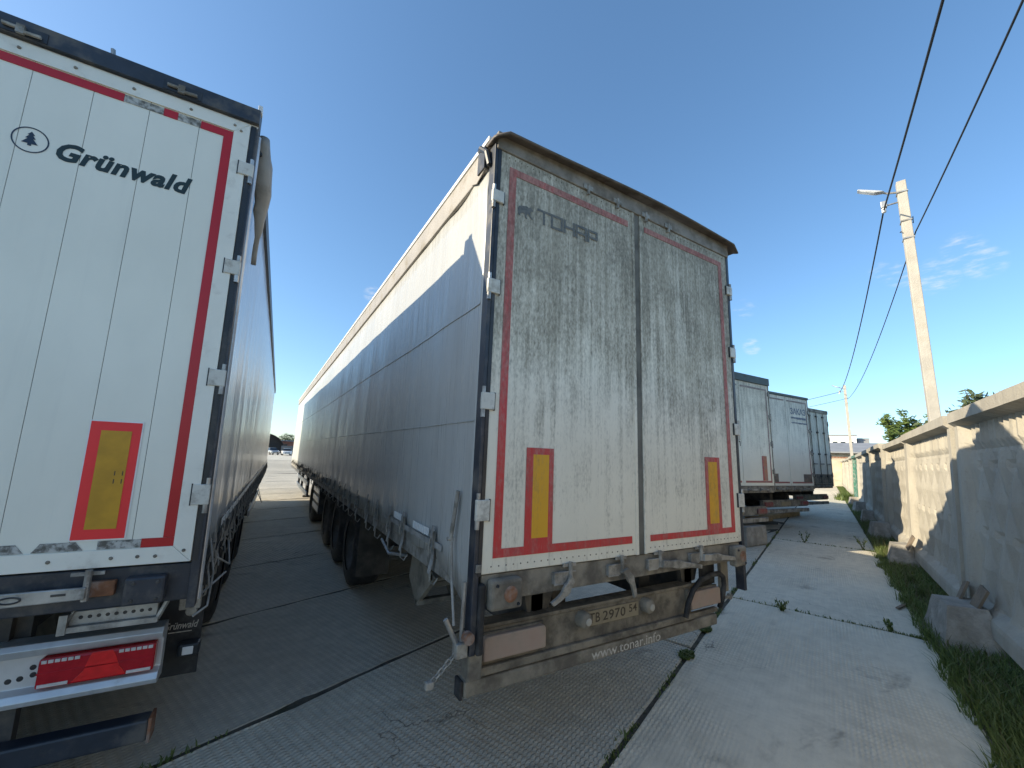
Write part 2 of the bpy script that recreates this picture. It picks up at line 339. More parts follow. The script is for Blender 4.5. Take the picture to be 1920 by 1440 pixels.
def tag(o,label,cat,group=None):
    o['label']=label; o['category']=cat
    if group: o['group']=group
    return o
def struct(o): o['kind']='structure'; return o
def text(name,body,x0,x1,z0,z1,y,mat,parent,shear=0,bold=0,space=1.,mirror=None):
    """lettering lying on a rear face (normal -y), fitted into the rectangle"""
    c=bpy.data.curves.new('t','FONT'); c.body=body; c.shear=shear; c.offset=bold; c.space_character=space; c.resolution_u=3
    o=bpy.data.objects.new('t',c); COL.objects.link(o)
    dg=bpy.context.evaluated_depsgraph_get(); me=bpy.data.meshes.new_from_object(o.evaluated_get(dg))
    bpy.data.objects.remove(o); xs=[v.co.x for v in me.vertices]; ys=[v.co.y for v in me.vertices]
    ax,bx_=min(xs),max(xs); ay,by=min(ys),max(ys)
    for v in me.vertices:
        X=x0+(v.co.x-ax)/(bx_-ax)*(x1-x0); Z=z0+(v.co.y-ay)/(by-ay)*(z1-z0); v.co=(X+SHEAR[0]*Z,y,Z)
    me.name=name; me.materials.clear(); return link(name,me,mat,parent)
def strokes(name,segs,w,y,mat,parent):
    mb=MB()
    for i,(a,b) in enumerate(segs):
        a=Vector(a);b=Vector(b);d=(b-a).normalized()*w/2; n=Vector((-d.y,d.x)); yy=y-.0002*i
        q=[a-d+n,a-d-n,b+d-n,b+d+n]; mb.add([(p.x,yy,p.y) for p in q],[(0,1,2,3)])
    return mk(name,mb,mat,parent)

# ------------------------------------------------------------ ground, yard, slabs
TH=R(21.5); CU,SU=math.cos(TH),math.sin(TH)
def UN(u,n,z=0): return Vector((u*CU-n*SU,u*SU+n*CU,z))
gm=MB().box(-900,900,-900,900,-.5,-.09); struct(mk('ground',gm,'earth'))
ym=MB().add([(-60,-2.34,-.022),(95,-2.34,-.022),(95,160,-.022),(-60,160,-.022)],[(0,1,2,3)])
yd=struct(mk('yard',ym,'yard')); yd.rotation_euler.z=TH
pv=MB().add([(-14,-2.42,-.0095),(54,-2.42,-.0095),(54,14,-.0095),(30,58,-.0095),(6,58,-.0095),(-14,14,-.0095)],[(0,1,2,3,4,5)])
pav=struct(mk('pavement',pv,'soil')); pav.rotation_euler.z=TH
def slab_mesh(seed):
    rs=random.Random(seed); Lx,Ly=5.972,1.965; nx,ny=26,9; per=[]
    for i in range(nx): per.append((-Lx/2+Lx*i/nx,-Ly/2))
    for i in range(ny): per.append((Lx/2,-Ly/2+Ly*i/ny))
    for i in range(nx): per.append((Lx/2-Lx*i/nx,Ly/2))
    for i in range(ny): per.append((-Lx/2,Ly/2-Ly*i/ny))
    n=len(per); v=[];
    for (ins,z,j) in ((0,-.14,0),(0,-.012,.003),(.010,0.,.004)):
        for (x,y) in per:
            chip=(.02*rs.random()**6 if z>-.1 else 0)
            sx=max(-1,min(1,x/(Lx/2))); sy=max(-1,min(1,y/(Ly/2)))
            ix=ins*(1 if abs(sx)>.999 else 0)*sx+chip*(sx if abs(sx)>.999 else 0); iy=ins*(1 if abs(sy)>.999 else 0)*sy+chip*(sy if abs(sy)>.999 else 0)
            v.append((x-ix+rs.uniform(-j,j),y-iy+rs.uniform(-j,j),z-(chip*.4 if z==0 else 0)))
    f=[]
    for l in range(2):
        for i in range(n): f.append((l*n+i,l*n+(i+1)%n,(l+1)*n+(i+1)%n,(l+1)*n+i))
    f.append(tuple(range(2*n,3*n)))
    return v,f
slabmes={}
for k,mn in enumerate(('slab','slab','slab2','slab2','slab3','slab3')):
    v,f=slab_mesh(k); me=bpy.data.meshes.new('slab'); me.from_pydata(v,[],f); me.materials.append(M[mn]); slabmes[k]=me
rs=random.Random(3)
for r in range(30):
    n0=-2.335+2*r; nc=n0+1
    if r==0: lo,hi,off=-7,50,-.97
    elif r<5: lo,hi,off=-9,34,.394*nc-3.3
    else: lo,hi,off=.394*nc-8,.394*nc+8,.394*nc-3.3
    k0=math.floor((lo-off)/6)
    u=off+6*k0
    while u<hi:
        me=slabmes[(2 if r==0 else 4 if r==1 else 0)+rs.randint(0,1)]
        o=bpy.data.objects.new('slab',me); COL.objects.link(o); o.parent=pav
        o.location=(u+3,nc,rs.uniform(-.003,.003)); o.rotation_euler=(rs.uniform(-.002,.002),rs.uniform(-.0008,.0008),rs.uniform(-.0012,.0012)+(math.pi if rs.random()<.5 else 0))
        u+=6

# ------------------------------------------------------------ trailers: shared pieces
def wheel_mesh():
    t=MB().lathe([(-.185,.33),(-.19,.44),(-.165,.505),(-.12,.525),(.12,.525),(.165,.505),(.19,.44),(.185,.33)],(0,0,0),36)
    for k in range(-2,3): t.lathe([(k*.05-.006,.519),(k*.05,.5275),(k*.05+.006,.519)],(0,0,0),36)
    rm=MB().lathe([(.12,.0),(.12,.10),(.06,.12),(.0,.16),(.0,.27),(.10,.30),(.165,.335),(.17,.345),(-.15,.345),(-.15,.28),(-.05,.2),(-.05,0)],(0,0,0),28)
    for k in range(10):
        a=2*math.pi*k/10; rm.lathe([(.0,.0),(.03,.0),(.03,.014),(.0,.014)],(0,.215*math.cos(a),.215*math.sin(a)),6)
    return t,rm
_t,_r=wheel_mesh()
def _me(mb,nm,mat):
    me=bpy.data.meshes.new(nm); me.from_pydata(mb.v,[],mb.f); me.materials.append(M[mat])
    for p in me.polygons: p.use_smooth=True
    return me
TYRE=_me(_t,'tyre','tyre'); RIM=_me(_r,'wheel','rim')
def wheel(root,x,y,side):
    w=link('wheel',RIM,None,root); w.location=(x,y,.527); w.rotation_euler=(random.uniform(0,6),0,0 if side>0 else math.pi)
    t=link('tyre',TYRE,None,w)
def strap_mesh():
    mb=MB(); mb.box(-.003,.003,-.024,.024,-.30,0)
    return mb
def add_straps(root,x,sgn,ys,ztop,detail=True,mat='ropem',long_=.30):
    me=bpy.data.meshes.new('strap'); n=7; v=[];f=[]
    for i in range(n+1):
        z=-long_*i/n; b=.010*math.sin(i*1.1)
        v+=[(b,-.023,z),(b,.023,z),(b+.004,.023,z),(b+.004,-.023,z)]
    for i in range(n):
        for k in range(4): f.append((4*i+k,4*i+(k+1)%4,4*i+4+(k+1)%4,4*i+4+k))
    f+=[(3,2,1,0),(4*n,4*n+1,4*n+2,4*n+3)]
    me.from_pydata(v,[],f); me.materials.append(M[mat])
    bk=MB(); bk.box(-.006,.012,-.03,.03,-.075,-.06); bk.box(-.006,.012,-.03,-.022,-.15,-.06); bk.box(-.006,.012,.022,.03,-.15,-.06); bk.box(-.006,.014,-.03,.03,-.16,-.15)
    bk.tube([(.016,0,-.10),(.026,0,-.16),(.018,0,-.20)],.006,6)
    bme=bpy.data.meshes.new('buckle'); bme.from_pydata(bk.v,[],bk.f); bme.materials.append(M['dirtygalv'])
    hk=MB(); hk.tube([(0,0,-long_+.03),(0,0,-long_-.05),(-.03,0,-long_-.075),(-.055,0,-long_-.04)],.006,6)
    hme=bpy.data.meshes.new('hook'); hme.from_pydata(hk.v,[],hk.f); hme.materials.append(M['dirtygalv'])
    rr=random.Random(len(ys)+int(L0*10))
    for y in ys:
        o=link('strap',me,None,root); o.location=(x+SHEAR[0]*ztop,y,ztop+rr.uniform(-.01,.01)); o.rotation_euler=(rr.uniform(-.06,.06),0,0 if sgn>0 else math.pi)
        if detail:
            b=link('buckle',bme,None,o); b.location.z=rr.uniform(-.05,.03); link('hook',hme,None,o)
L0=1
def curtain_obj(root,x,sgn,y0,y1,zt,zb,mat,ny=150,nz=16,tail=False,seed=0,corner=False):
    mb=MB(); v=[];f=[]
    for j in range(ny+1):
        q=j/ny; y=y0+(y1-y0)*q**1.25
        zbot=zb-.012*abs(math.sin(math.pi*(y-.3)/.52))
        if tail and y<.62: zbot=zb-.10*max(0,1-abs(y-.17)/.16) - .05*max(0,min(1,(.62-y)/.3))
        for i in range(nz+1):
            p=i/nz; z=zbot+(zt-zbot)*p
            n=mnoise.noise(Vector((y*.55+seed,z*.5,seed)))*.016+mnoise.noise(Vector((y*2.3,z*.6+seed,3)))*.006+mnoise.noise(Vector((y*6,z*.5,7+seed)))*.0025
            n*=min(1,(1-p)*6+.15)
            if corner:
                e=max(0,1-(y-y0)/1.1)*max(0,1-(zt-z)/.55); n+=e*.014*math.sin(9*(y-y0)+7*(zt-z))+e*.006*mnoise.noise(Vector((y*9,z*9,2)))
            if p<.12: n+=.010*math.sin(2*math.pi*(y-.3)/.52)*(1-p/.12)
            v.append((x+sgn*(n+.004),y,z))
    m=nz+1
    for j in range(ny):
        for i in range(nz): f.append((j*m+i,(j+1)*m+i,(j+1)*m+i+1,j*m+i+1))
    mb.add(v,f); o=mk('curtain',mb,mat,root,0,True)
    so_=o.modifiers.new('thick','SOLIDIFY'); so_.thickness=.002; so_.offset=0
    return o
def undercarriage(root,L,axles,wd=2.55,flap=True,z0=1.03,guards=True,flapmat='rubber'):
    for x in (.78,wd-.78-.12):
        bx('chassis_beam',(x,x+.12,.35,L-.3,.78,z0),'chassis',root)
    for i in range(9):
        y=1.0+i*(L-2)/8.5
        bx('cross_member',(.12,wd-.12,y,y+.08,z0-.06,z0+.04),'chassis',root)
    for y in axles:
        for x,s in ((.30,-1),(wd-.30,1)): wheel(root,x,y,s)
        mk('axle',MB().tube([(.3,y,.527),(wd-.3,y,.527)],.07,10),'chassis',root)
    for x in (.1,wd-.1-.40):
        if flap:
            bx('mud_flap',(x,x+.40,axles[0]-.68,axles[0]-.665,.28,.98),flapmat,root)
        bx('mudguard',(x+.01,x+.39,axles[0]-.60,axles[-1]+.60,1.075,1.09),'rubber',root)
    bx('landing_leg',(.42,.54,L-3.1,L-2.98,.06,1.0),'chassis',root); bx('landing_leg',(wd-.54,wd-.42,L-3.1,L-2.98,.06,1.0),'chassis',root)
    for x in (.36,wd-.60): bx('landing_foot',(x,x+.24,L-3.16,L-2.92,.0,.06),'chassis',root)
    if guards:
        for x in (.05,wd-.08):
            for z in (.52,.80): bx('side_guard',(x,x+.03,axles[-1]+1.0,L-3.6,z,z+.11),'alu',root,.004)
            for y in (axles[-1]+1.3,(axles[-1]+L)/2-1,L-4): bx('guard_post',(x+.03 if x<1 else x-.06,x+.09 if x<1 else x,y,y+.06,.5,z0),'chassis',root)
def body_shell(root,L,wd,zt,zb,front='white',floor='chassis',roof='roofwhite'):
    bx('floor_deck',(.02,wd-.02,.05,L,zb-.10,zb+.02),floor,root)
    bx('front_wall',(.0,wd,L-.04,L,zb-.10,zt-.02),front,root,.01)
    mb=MB(); n=10; pr=[]
    for i in range(n+1):
        q=i/n; pr.append((q*wd,zt-.02+.022*math.sin(math.pi*q)))
    mb.prism(pr+[(wd,zt-.05),(0,zt-.05)],.0,L); mk('roof',mb,roof,root)
def tape(root,rects,mat,y=-.004,name='reflective_tape'):
    for (a,b,c,d) in rects: o=mk(name,MB().box(a,b,y,y+.0032,c,d),mat,root)
    return o
def hinges(door,xs,zs,mat,side=-1,blade=.08,post='black'):
    for zc,h in zs:
        x0,x1=(xs,xs+blade) if side<0 else (xs-blade,xs)
        h_=bx('hinge',(x0,x1,-.018,.006,zc,zc+h),mat,door,.004)
        px=x0+.014 if side<0 else x1-.014
        for q0,q1,rr in ((zc-.045,zc,.013),(zc+h,zc+h+.035,.011)): mk('hinge_pin',MB().tube([(px,-.006,q0),(px,-.006,q1)],rr,8),'galv' if mat=='hinge' else 'dirtygalv',door)
        e=(x1,x1+.006) if side<0 else (x0-.006,x0)
        bx('hinge_seal',(e[0],e[1],-.012,.004,zc-.004,zc+h+.004),'black',door)

# ------------------------------------------------------------ 1: the grimy curtain-sided trailer in the middle
T=thing('curtain_trailer','grimy streaked curtain-sided semi-trailer with grey bear emblem and muddy bumper, centre','trailer')
L=18.4; L0=L; ZT,ZB=3.80,1.195
body_shell(T,L,2.55,3.93,1.19,front='roofwhite')
undercarriage(T,L,(4.15,5.47,6.79,9.6),flapmat='dustflap')
# side curtain, rail and seams (left is in view; right is the same)
cl=curtain_obj(T,0.0,-1,.075,L-.06,3.70,1.165,'curtain',tail=True,seed=1.3,corner=True)
cr_=curtain_obj(T,2.55,1,.075,L-.06,3.70,1.165,'curtain',ny=60,seed=5)
for x,s in ((0,-1),(2.55,1)):
    a,b=sorted((x-s*.03,x+s*.026))
    bx('curtain_rail',(a,b,.10,L,3.695,3.885),'taupe',T,.008)
    a,b=sorted((x-s*.03,x+s*.034)); bx('roof_edge',(a,b,.06,L+.01,3.888,3.925),'roofwhite',T,.006)
    a,b=sorted((x-s*.05,x-s*.006)); bx('side_rail',(a,b,.08,L,1.06,1.21),'dirtygalv',T,.006)
for z,w in ((2.76,.014),(2.03,.008)):
    mb=MB(); pts=[]
    n=90
    for k in range(n+1):
        y=.10+(L-.25)*(k/n)**1.25
        d=mnoise.noise(Vector((y*.55+1.3,z*.5,1.3)))*.016+mnoise.noise(Vector((y*2.3,z*.6+1.3,3)))*.006
        pts.append((-.0075-d,y,z))
    v=[];f=[]
    for (x,y,zz) in pts: v+=[(x,y,zz),(x-.0035,y,zz+.002),(x-.0035,y,zz+w-.002),(x,y,zz+w)]
    for i in range(n):
        for k in range(3): f.append((4*i+k,4*i+k+1,4*i+5+k,4*i+4+k))
    mb.add(v,f); mk('weld_seam',mb,'curtain',cl)
mb=MB(); yy=.72
for k in range(7): mb.box(-.024,-.019,.70+k*.050,.738+k*.050,1.275,1.325)
for k in range(5): mb.box(-.024,-.019,1.33+k*.050,1.368+k*.050,1.275,1.325)
mk('reflective_strip',mb,'reflw',cl)
mb=MB(); mb.box(-.022,-.018,.45,1.9,1.225,1.262); mk('hem_band',mb,'ropem',cl)
ys=[.60,1.28,1.70,2.18,2.62,3.2,3.7,4.1]+[4.6+.52*k for k in range(26)]
add_straps(T,-.022,-1,ys,1.36)
add_straps(T,2.572,1,[.8+.7*k for k in range(24)],1.36,False)
# rear frame
bx('corner_post',(-.012,.022,.0,.075,.80,3.84),'navy',T,.004); bx('corner_post',(2.528,2.562,.0,.075,.80,3.84),'navy',T,.004)
bx('door_seal',(.012,.034,-.004,.02,1.19,3.80),'black',T)
hd=bx('header_beam',(.0,2.55,-.012,.06,3.80,3.925),'header',T,.006)
# rounded, slightly warped roof cap overhanging the doors
mb=MB(); prof=[(.10,3.93),(-.02,3.925),(-.075,3.905),(-.085,3.892),(-.08,3.882),(-.06,3.886),(-.02,3.90),(.10,3.905)]
N=30; m=len(prof); v=[];f=[]
for i in range(N+1):
    q=i/N; x=-.035+2.665*q; e=min(q,1-q)*2.665; drop=.05*max(0,1-e/.10)**2+ .012*math.sin(6*q+1)-(.02*q)
    for (y,z) in prof: v.append((x,y*(1 if e>.03 else .8),z+.022*math.sin(math.pi*q)-drop))
for i in range(N):
    for k in range(m): f.append((i*m+k,i*m+(k+1)%m,(i+1)*m+(k+1)%m,(i+1)*m+k))
f+=[tuple(range(m)),tuple(range(N*m,N*m+m))[::-1]]
mb.add(v,f); mk('roof_cap',mb,'brownroof',T,0,True)
mb=MB(); mb.tube([(-.03,.20,3.90),(-.055,.13,3.86),(-.04,.07,3.80),(-.025,.05,3.70)],.018,8); mb.box(-.045,-.02,.09,.19,3.70,3.86); mk('corner_gutter',mb,'black',T)
mk('gutter_flap',MB().prism([(.10,3.86),(.24,3.84),(.30,3.70),(.22,3.66),(.10,3.70)],-.034,-.028,'x'),'taupe',T)
# doors
for i,(a,b) in enumerate(((.034,1.262),(1.322,2.520))):
    d=bx('door',(a,b,.0,.035,ZB,ZT),'dirtydoor',T,.005)
    if i==0:
        tape(d,[(.100,.152,1.275,3.705),(.152,1.195,1.275,1.322),(.152,1.19,3.655,3.705)],'dirtytape')
        tape(d,[(.303,.352,1.322,1.89),(.470,.506,1.322,1.89),(.352,.470,1.85,1.89),(.352,.470,1.322,1.364)],'dirtytape',-.005)
        o=tape(d,[(.352,.470,1.364,1.85)],'dirtyyellow',-.005,'marker_plate')
        bx('edge_trim',(1.235,1.262,-.004,.0,ZB,ZT),'dirtydoor',d)
    else:
        tape(d,[(2.385,2.432,1.275,3.718),(1.382,2.385,1.275,1.318),(1.378,2.385,3.672,3.718)],'dirtytape')
        tape(d,[(2.052,2.090,1.318,1.888),(2.212,2.250,1.318,1.888),(2.09,2.212,1.85,1.888),(2.09,2.212,1.318,1.36)],'dirtytape',-.005)
        tape(d,[(2.09,2.212,1.36,1.85)],'dirtyyellow',-.005,'marker_plate')
        bx('edge_trim',(1.322,1.345,-.004,.0,ZB,ZT),'dirtydoor',d)
    mb=MB(); n=24
    for k in range(n):
        x=a+.06+(b-a-.12)*k/(n-1)
        for z in (1.232,ZT-.03): mb.lathe([(-.0035,.0),(-.003,.0035),(.0,.005)],(x,0,z),6,'y')
    mk('rivet_row',mb,'muddy',d)
    hinges(d,-.022 if i==0 else 2.573,((3.415,.08),(2.805,.09),(2.095,.098),(1.478,.112)),'hinge',-1 if i==0 else 1,.083)
    if i==0:
        D0=d
        # bear emblem and squared letters
        bear=[(.170,3.428),(.178,3.452),(.198,3.462),(.222,3.468),(.238,3.474),(.256,3.468),(.272,3.474),(.279,3.466),(.290,3.462),(.292,3.452),(.276,3.444),(.270,3.430),(.276,3.410),(.292,3.394),(.286,3.388),(.266,3.402),(.252,3.418),(.243,3.412),(.240,3.396),(.250,3.382),(.238,3.380),(.226,3.394),(.224,3.412),(.204,3.412),(.192,3.400),(.196,3.388),(.182,3.388),(.176,3.402)]
        mk('bear_emblem',MB().add([(x,-.003,z) for x,z in bear],[tuple(range(len(bear)))]),'inkgrey',d)
        def sq(x,w,h,segs): return [((x+p[0]*w,3.395+p[1]*h),(x+q[0]*w,3.395+q[1]*h)) for p,q in segs]
        g=[]
        g+=sq(.335,.095,.088,[((0,1),(1,1)),((.5,1),(.5,0))])
        g+=sq(.450,.085,.088,[((0,0),(0,1)),((0,1),(1,1)),((1,1),(1,0)),((1,0),(0,0))])
        g+=sq(.560,.085,.088,[((0,0),(0,1)),((1,0),(1,1)),((0,.5),(1,.5))])
        g+=sq(.670,.085,.088,[((0,0),(0,1)),((0,1),(1,1)),((1,1),(1,0)),((0,.42),(1,.42))])
        g+=sq(.780,.080,.088,[((0,0),(0,1)),((0,1),(1,1)),((1,1),(1,.42)),((1,.42),(0,.42))])
        strokes('lettering',g,.018,-.003,'inkgrey',d)
bx('centre_seal',(1.262,1.322,.004,.03,ZB-.0,ZT),'sealgrey',T)
for x in (.72,1.02,1.34,1.62):
    mb=MB(); mb.box(x,x+.09,-.02,-.0125,3.80,3.835); mb.tube([(x+.045,-.02,3.76),(x+.045,-.02,3.84)],.011,8); mk('top_keeper',mb,'dirtygalv',T)
# rear sill beam with lever locks and side lamps
bx('rear_beam',(.045,2.50,.012,.13,1.045,1.188),'muddy',T,.006)
for (a,b) in ((.075,.275),(2.335,2.495)):
    q=bx('buffer_block',(a,b,-.055,.012,1.015,1.172),'muddy',T,.018)
    mk('marker_lamp',MB().lathe([(0,.0),(-.006,.03),(0,.042),(.004,.042)],((a+b)/2+.02,-.057,1.095),20,'y'),'rust',q)
    mb=MB()
    for (x,z) in ((a+.035,1.145),(b-.03,1.04)): mb.lathe([(0,0),(-.006,.008),(.002,.01)],(x,-.056,z),8,'y')
    mk('bolt',mb,'black',q)
for i,(x,ang) in enumerate(((.64,-140),(1.08,-62),(1.46,-8),(1.93,-6))):
    mb=MB(); mb.box(x-.12,x-.01,-.018,.012,1.09,1.155); mb.box(x-.125,x+.04,-.022,-.016,1.150,1.160); mb.box(x-.125,x-.03,-.022,-.016,1.085,1.094)
    lk=mk('door_lock',mb,'dirtygalv',T,.003)
    mb=MB(); mb.tube([(x,-.02,1.10),(x,-.02,1.21)],.013,8); mb.box(x-.05,x+.05,-.012,-.003,1.182,1.20); mk('lock_rod',mb,'dirtygalv',lk)
    c,s_=math.cos(R(ang)),math.sin(R(ang)); mb=MB(); ln=.20 if i<2 else .44; v=[];f=[]; st=9
    for k in range(st+1):
        q=k/st; w=.024-.010*q+(.008 if .25<q<.5 else 0); bd=.02*math.sin(q*3.1)*(1 if i<2 else .3)
        px=x+c*ln*q-s_*bd; pz=1.125+s_*ln*q+c*bd
        for sx in (-1,1):
            v+=[(px-s_*w*sx,-.050,pz+c*w*sx),(px-s_*w*sx,-.030,pz+c*w*sx)]
    for k in range(st):
        a=4*k; f+=[(a,a+2,a+6,a+4),(a+1,a+5,a+7,a+3),(a,a+4,a+5,a+1),(a+2,a+3,a+7,a+6)]
    f+=[(0,1,3,2),(4*st,4*st+2,4*st+3,4*st+1)]
    mb.add(v,f); mk('lock_handle',mb,'dirtygalv',lk,.003)
# bumper
B=.15
mb=MB(); mb.prism([(B,.665),(B+.02,.655),(B+.02,.86),(B+.10,.868),(B+.10,.878),(B-.012,.880),(B-.012,.862),(B,.852)],.10,2.02,'x')
bp=mk('bumper_panel',mb,'muddy2',T,.003)
bx('bumper_lip',(.10,2.02,B-.03,B+.0,.625,.668),'muddy2',bp,.006)
bx('lamp_bracket',(2.02,2.36,B+.03,B+.05,.66,.86),'muddy2',bp,.004); bx('lamp_bracket',(1.93,2.34,B-.02,B+.02,.628,.66),'muddy2',bp,.006)
for (a,b) in ((.128,.552),(1.955,2.335)):
    pts=[]
    for (cx,cz,a0) in ((b-.025,.832-.025,0),(a+.025,.832-.025,90),(a+.012,.705+.012,180),(b-.012,.705+.012,270)):
        rr_=.025 if cz>.75 else .012
        for k in range(5): t_=R(a0+22.5*k); pts.append((cx+rr_*math.cos(t_),cz+rr_*math.sin(t_)))
    tl=mk('tail_lamp',MB().prism(pts,B-.055,B-.002),'lampglass',T,.008)
    bx('lamp_housing',(a-.006,b+.006,B-.02,B+.004,.698,.840),'muddy2',tl,.006)
np_=bx('number_plate',(.912,1.405,B-.012,B-.004,.742,.835),'platey',T,.003)
text('plate_lettering','TB',.932,1.03,.760,.820,B-.0135,'inkblack',np_,0,.012,1.05); text('plate_lettering','2970',1.055,1.27,.760,.820,B-.0135,'inkblack',np_,0,.012,1.05); text('plate_lettering','54',1.305,1.385,.775,.826,B-.0135,'inkblack',np_,0,.01)
for x in (.872,1.478):
    q=mk('plate_lamp',MB().lathe([(0,.052),(-.05,.050),(-.065,.040),(-.068,0)],(x,B,.80),18,'y'),'muddy',T,0,True)
    mk('lamp_lens',MB().lathe([(0,.024),(-.004,.02),(-.005,0)],(x+.01,B-.068,.795),12,'y'),'dimlens',q)
ub=bx('underrun_bar',(.035,2.33,B-.02,B+.075,.530,.612),'muddy',T,.012)
text('web_lettering','www.tonar.info',.945,1.62,.540,.603,B-.0225,'inkwhite',ub,0,.008)
for x in (.42,1.84): bx('bar_bracket',(x,x+.10,B+.075,B+.13,.54,.80),'chassis',ub,.004)
mk('bar_end_cap',MB().box(.012,.033,B-.012,B+.068,.522,.618),'rubber',ub,.006)
lp=[(1.87,B-.06,.665),(1.90,B-.06,.76),(1.965,B-.062,.85),(2.06,B-.065,.915),(2.20,B-.065,.942),(2.32,B-.062,.938),(2.372,B-.06,.905),(2.378,B-.06,.84),(2.365,B-.05,.74),(2.35,B-.03,.66)]
mk('lamp_guard_tube',MB().tube(lp,.020,10),'rubber',T,0,True)
mb=MB(); mb.tube([(2.378,B-.06,.742),(2.44,B-.06,.742)],.012,8); mb.lathe([(0,.010),(-.012,.024),(.012,.024),(0,.010)],(2.45,B-.06,.742),12,'y'); mk('tow_eye',mb,'dirtygalv',T)
for x in (.44,1.95):
    mk('rear_bracket',MB().prism([(x,1.05),(x+.26,1.05),(x+.20,.88),(x+.04,.86)],.20,.24),'chassis',T)
    bx('bumper_stay',(x+.06,x+.16,.2,.9,.70,.98),'chassis',T,.006)
bx('frame_tail',(2.36,2.46,.1,.13,.78,1.045),'muddy',T); bx('rear_flap',(2.16,2.36,.16,.17,.84,1.05),'rubber',T)
# curtain tensioner, ratchet and chain at the near corner
mb=MB(); mb.tube([(-.032,.235,1.60),(-.040,.26,1.36),(-.036,.22,1.10),(-.035,.16,.90)],.008,8); mb.lathe([(-.02,.012),(.02,.012)],(-.045,.26,1.34),8,'x')
mk('tension_strap',mb,'ropew',T)
mk('tension_rod',MB().tube([(-.036,.21,1.62),(-.044,.262,1.33)],.013,8),'dirtygalv',T)
mk('tension_bar',MB().tube([(-.042,.035,1.16),(-.048,.035,.83)],.011,8),'galv',T)
q=bx('ratchet',(-.085,-.02,.0,.06,.80,.87),'dirtygalv',T,.006)
mk('ratchet_lever',MB().tube([(-.075,.03,.865),(-.135,.05,.985)],.014,8),'galv',q)
mk('ratchet_wheel',MB().lathe([(-.02,0),(-.02,.03),(.02,.03),(.02,0)],(-.03,-.012,.90),12,'y'),'rust',q)
bx('post_buffer',(.022,.062,-.02,.03,.80,1.15),'rubber',T,.012); bx('post_foot',(.0,.085,.03,.13,.66,.80),'muddy',T,.01)
bx('post_clip',(.0,.03,-.01,.0,1.21,1.25),'dirtygalv',T)
a0=Vector((-.062,.03,.83)); a1=Vector((-.185,.05,.705))
for k in range(7):
    p=a0.lerp(a1,k/7); e=a0.lerp(a1,(k+1.35)/7); d=(e-p).normalized(); s_=(Vector((0,1,0)) if k%2 else d.cross(Vector((0,1,0)))).normalized()*.011
    ring=[p+d*.006+s_,p,p+d*.006-s_,e-d*.006-s_,e,e-d*.006+s_,p+d*.006+s_]
    mk('chain_link',MB().tube(ring,.0045,6),'dirtygalv',T)
bx('chain_hook',(-.225,-.180,.03,.065,.676,.712),'dirtygalv',T,.008)
# hanging step frame and toolbox under the side
mb=MB(); mb.prism([(.95,.92),(1.5,1.02),(1.56,.78),(1.34,.62)],.15,.19,'x'); mb.prism([(.95,.92),(1.5,1.02),(1.56,.78),(1.34,.62)],.45,.49,'x'); mb.box(.15,.49,1.3,1.36,.62,.66); mb.box(.15,.49,1.0,1.04,.88,.93); mb.box(.19,.45,1.15,1.2,.79,.83)
mk('spare_wheel_cradle',mb,'muddy',T,.004)
mk('side_hook_bar',MB().tube([(-.01,1.95,1.02),(-.03,1.6,.97),(.05,1.35,1.0)],.012,8),'galv',T)
bx('pallet_box',(.06,.5,7.6,8.7,.45,1.0),'chassis',T,.01)
for z in (.5,.68,.86): bx('box_slat',(.045,.06,7.62,8.68,z,z+.11),'alu',T,.004)

# ------------------------------------------------------------ 2: the clean white trailer on the left
SHEAR[0]=-.025
LW=2.55; LA=.023
lx,ly=-1.245-LW*math.cos(LA),.773+LW*math.sin(LA)
Lt=thing('curtain_trailer','clean white curtain-sided semi-trailer with fir-tree emblem, red-framed doors and bright red tail lamp','trailer',(lx,ly,0),-LA)
L=14.2; L0=L; ZB2,ZT2=1.217,3.856
body_shell(Lt,L,LW,3.90,1.2,front='white')
undercarriage(Lt,L,(2.75,4.06,5.37),flap=False)
curtain_obj(Lt,LW,1,.10,L-.05,3.75,1.235,'curtain2',seed=9.1,corner=False)
curtain_obj(Lt,0,-1,.10,L-.05,3.75,1.235,'curtain2',ny=40,seed=2.1)
for x,s in ((0,-1),(LW,1)):
    a,b=sorted((x-s*.03,x+s*.030)); bx('curtain_rail',(a,b,.10,L,3.74,3.885),'black',Lt,.008)
    a,b=sorted((x-s*.05,x-s*.006)); bx('side_rail',(a,b,.10,L,1.06,1.24),'navy',Lt,.006)
    mk('curtain_pole',MB().tube([(x+s*.0,.085,1.0),(x+s*.0,.085,3.85)],.017,10),'alu',Lt)
pth=[];rad=[]; rq=random.Random(6)
for k in range(15):
    q=k/14; pth.append((LW+.028+.020*math.sin(3.1*q)+rq.uniform(-.006,.006),.10+.30*q+rq.uniform(-.012,.012),3.875-.78*q)); rad.append(.016+.034*math.sin(math.pi*min(1,q*1.15+.12))**.8*rq.uniform(.8,1.15))
mk('bunched_curtain',MB().tube(pth,.04,10,rad),'taupe',Lt,0,True)
mb=MB(); 
for k in range(46): mb.box(LW+.016,LW+.020,.7+k*.28,.90+k*.28,1.285,1.33)
mk('reflective_strip',mb,'reflw',Lt)
ys=[.34+.42*k for k in range(33)]
add_straps(Lt,LW+.022,1,ys,1.30,True,'ropem',.30)
ys=[.25+.42*k for k in range(33)]
add_straps(Lt,LW+.016,1,ys,1.27,False,'rubber',.24)
for (y0,y1,d) in ((.5,1.3,.12),(5.6,6.6,.3)): mk('loose_cord',MB().tube([(LW+.03,y0,1.12),(LW+.05+d*.3,(y0+y1)/2-.1,1.12-d),(LW+.03,y1,1.08)],.006,6),'ropew',Lt,0,True)
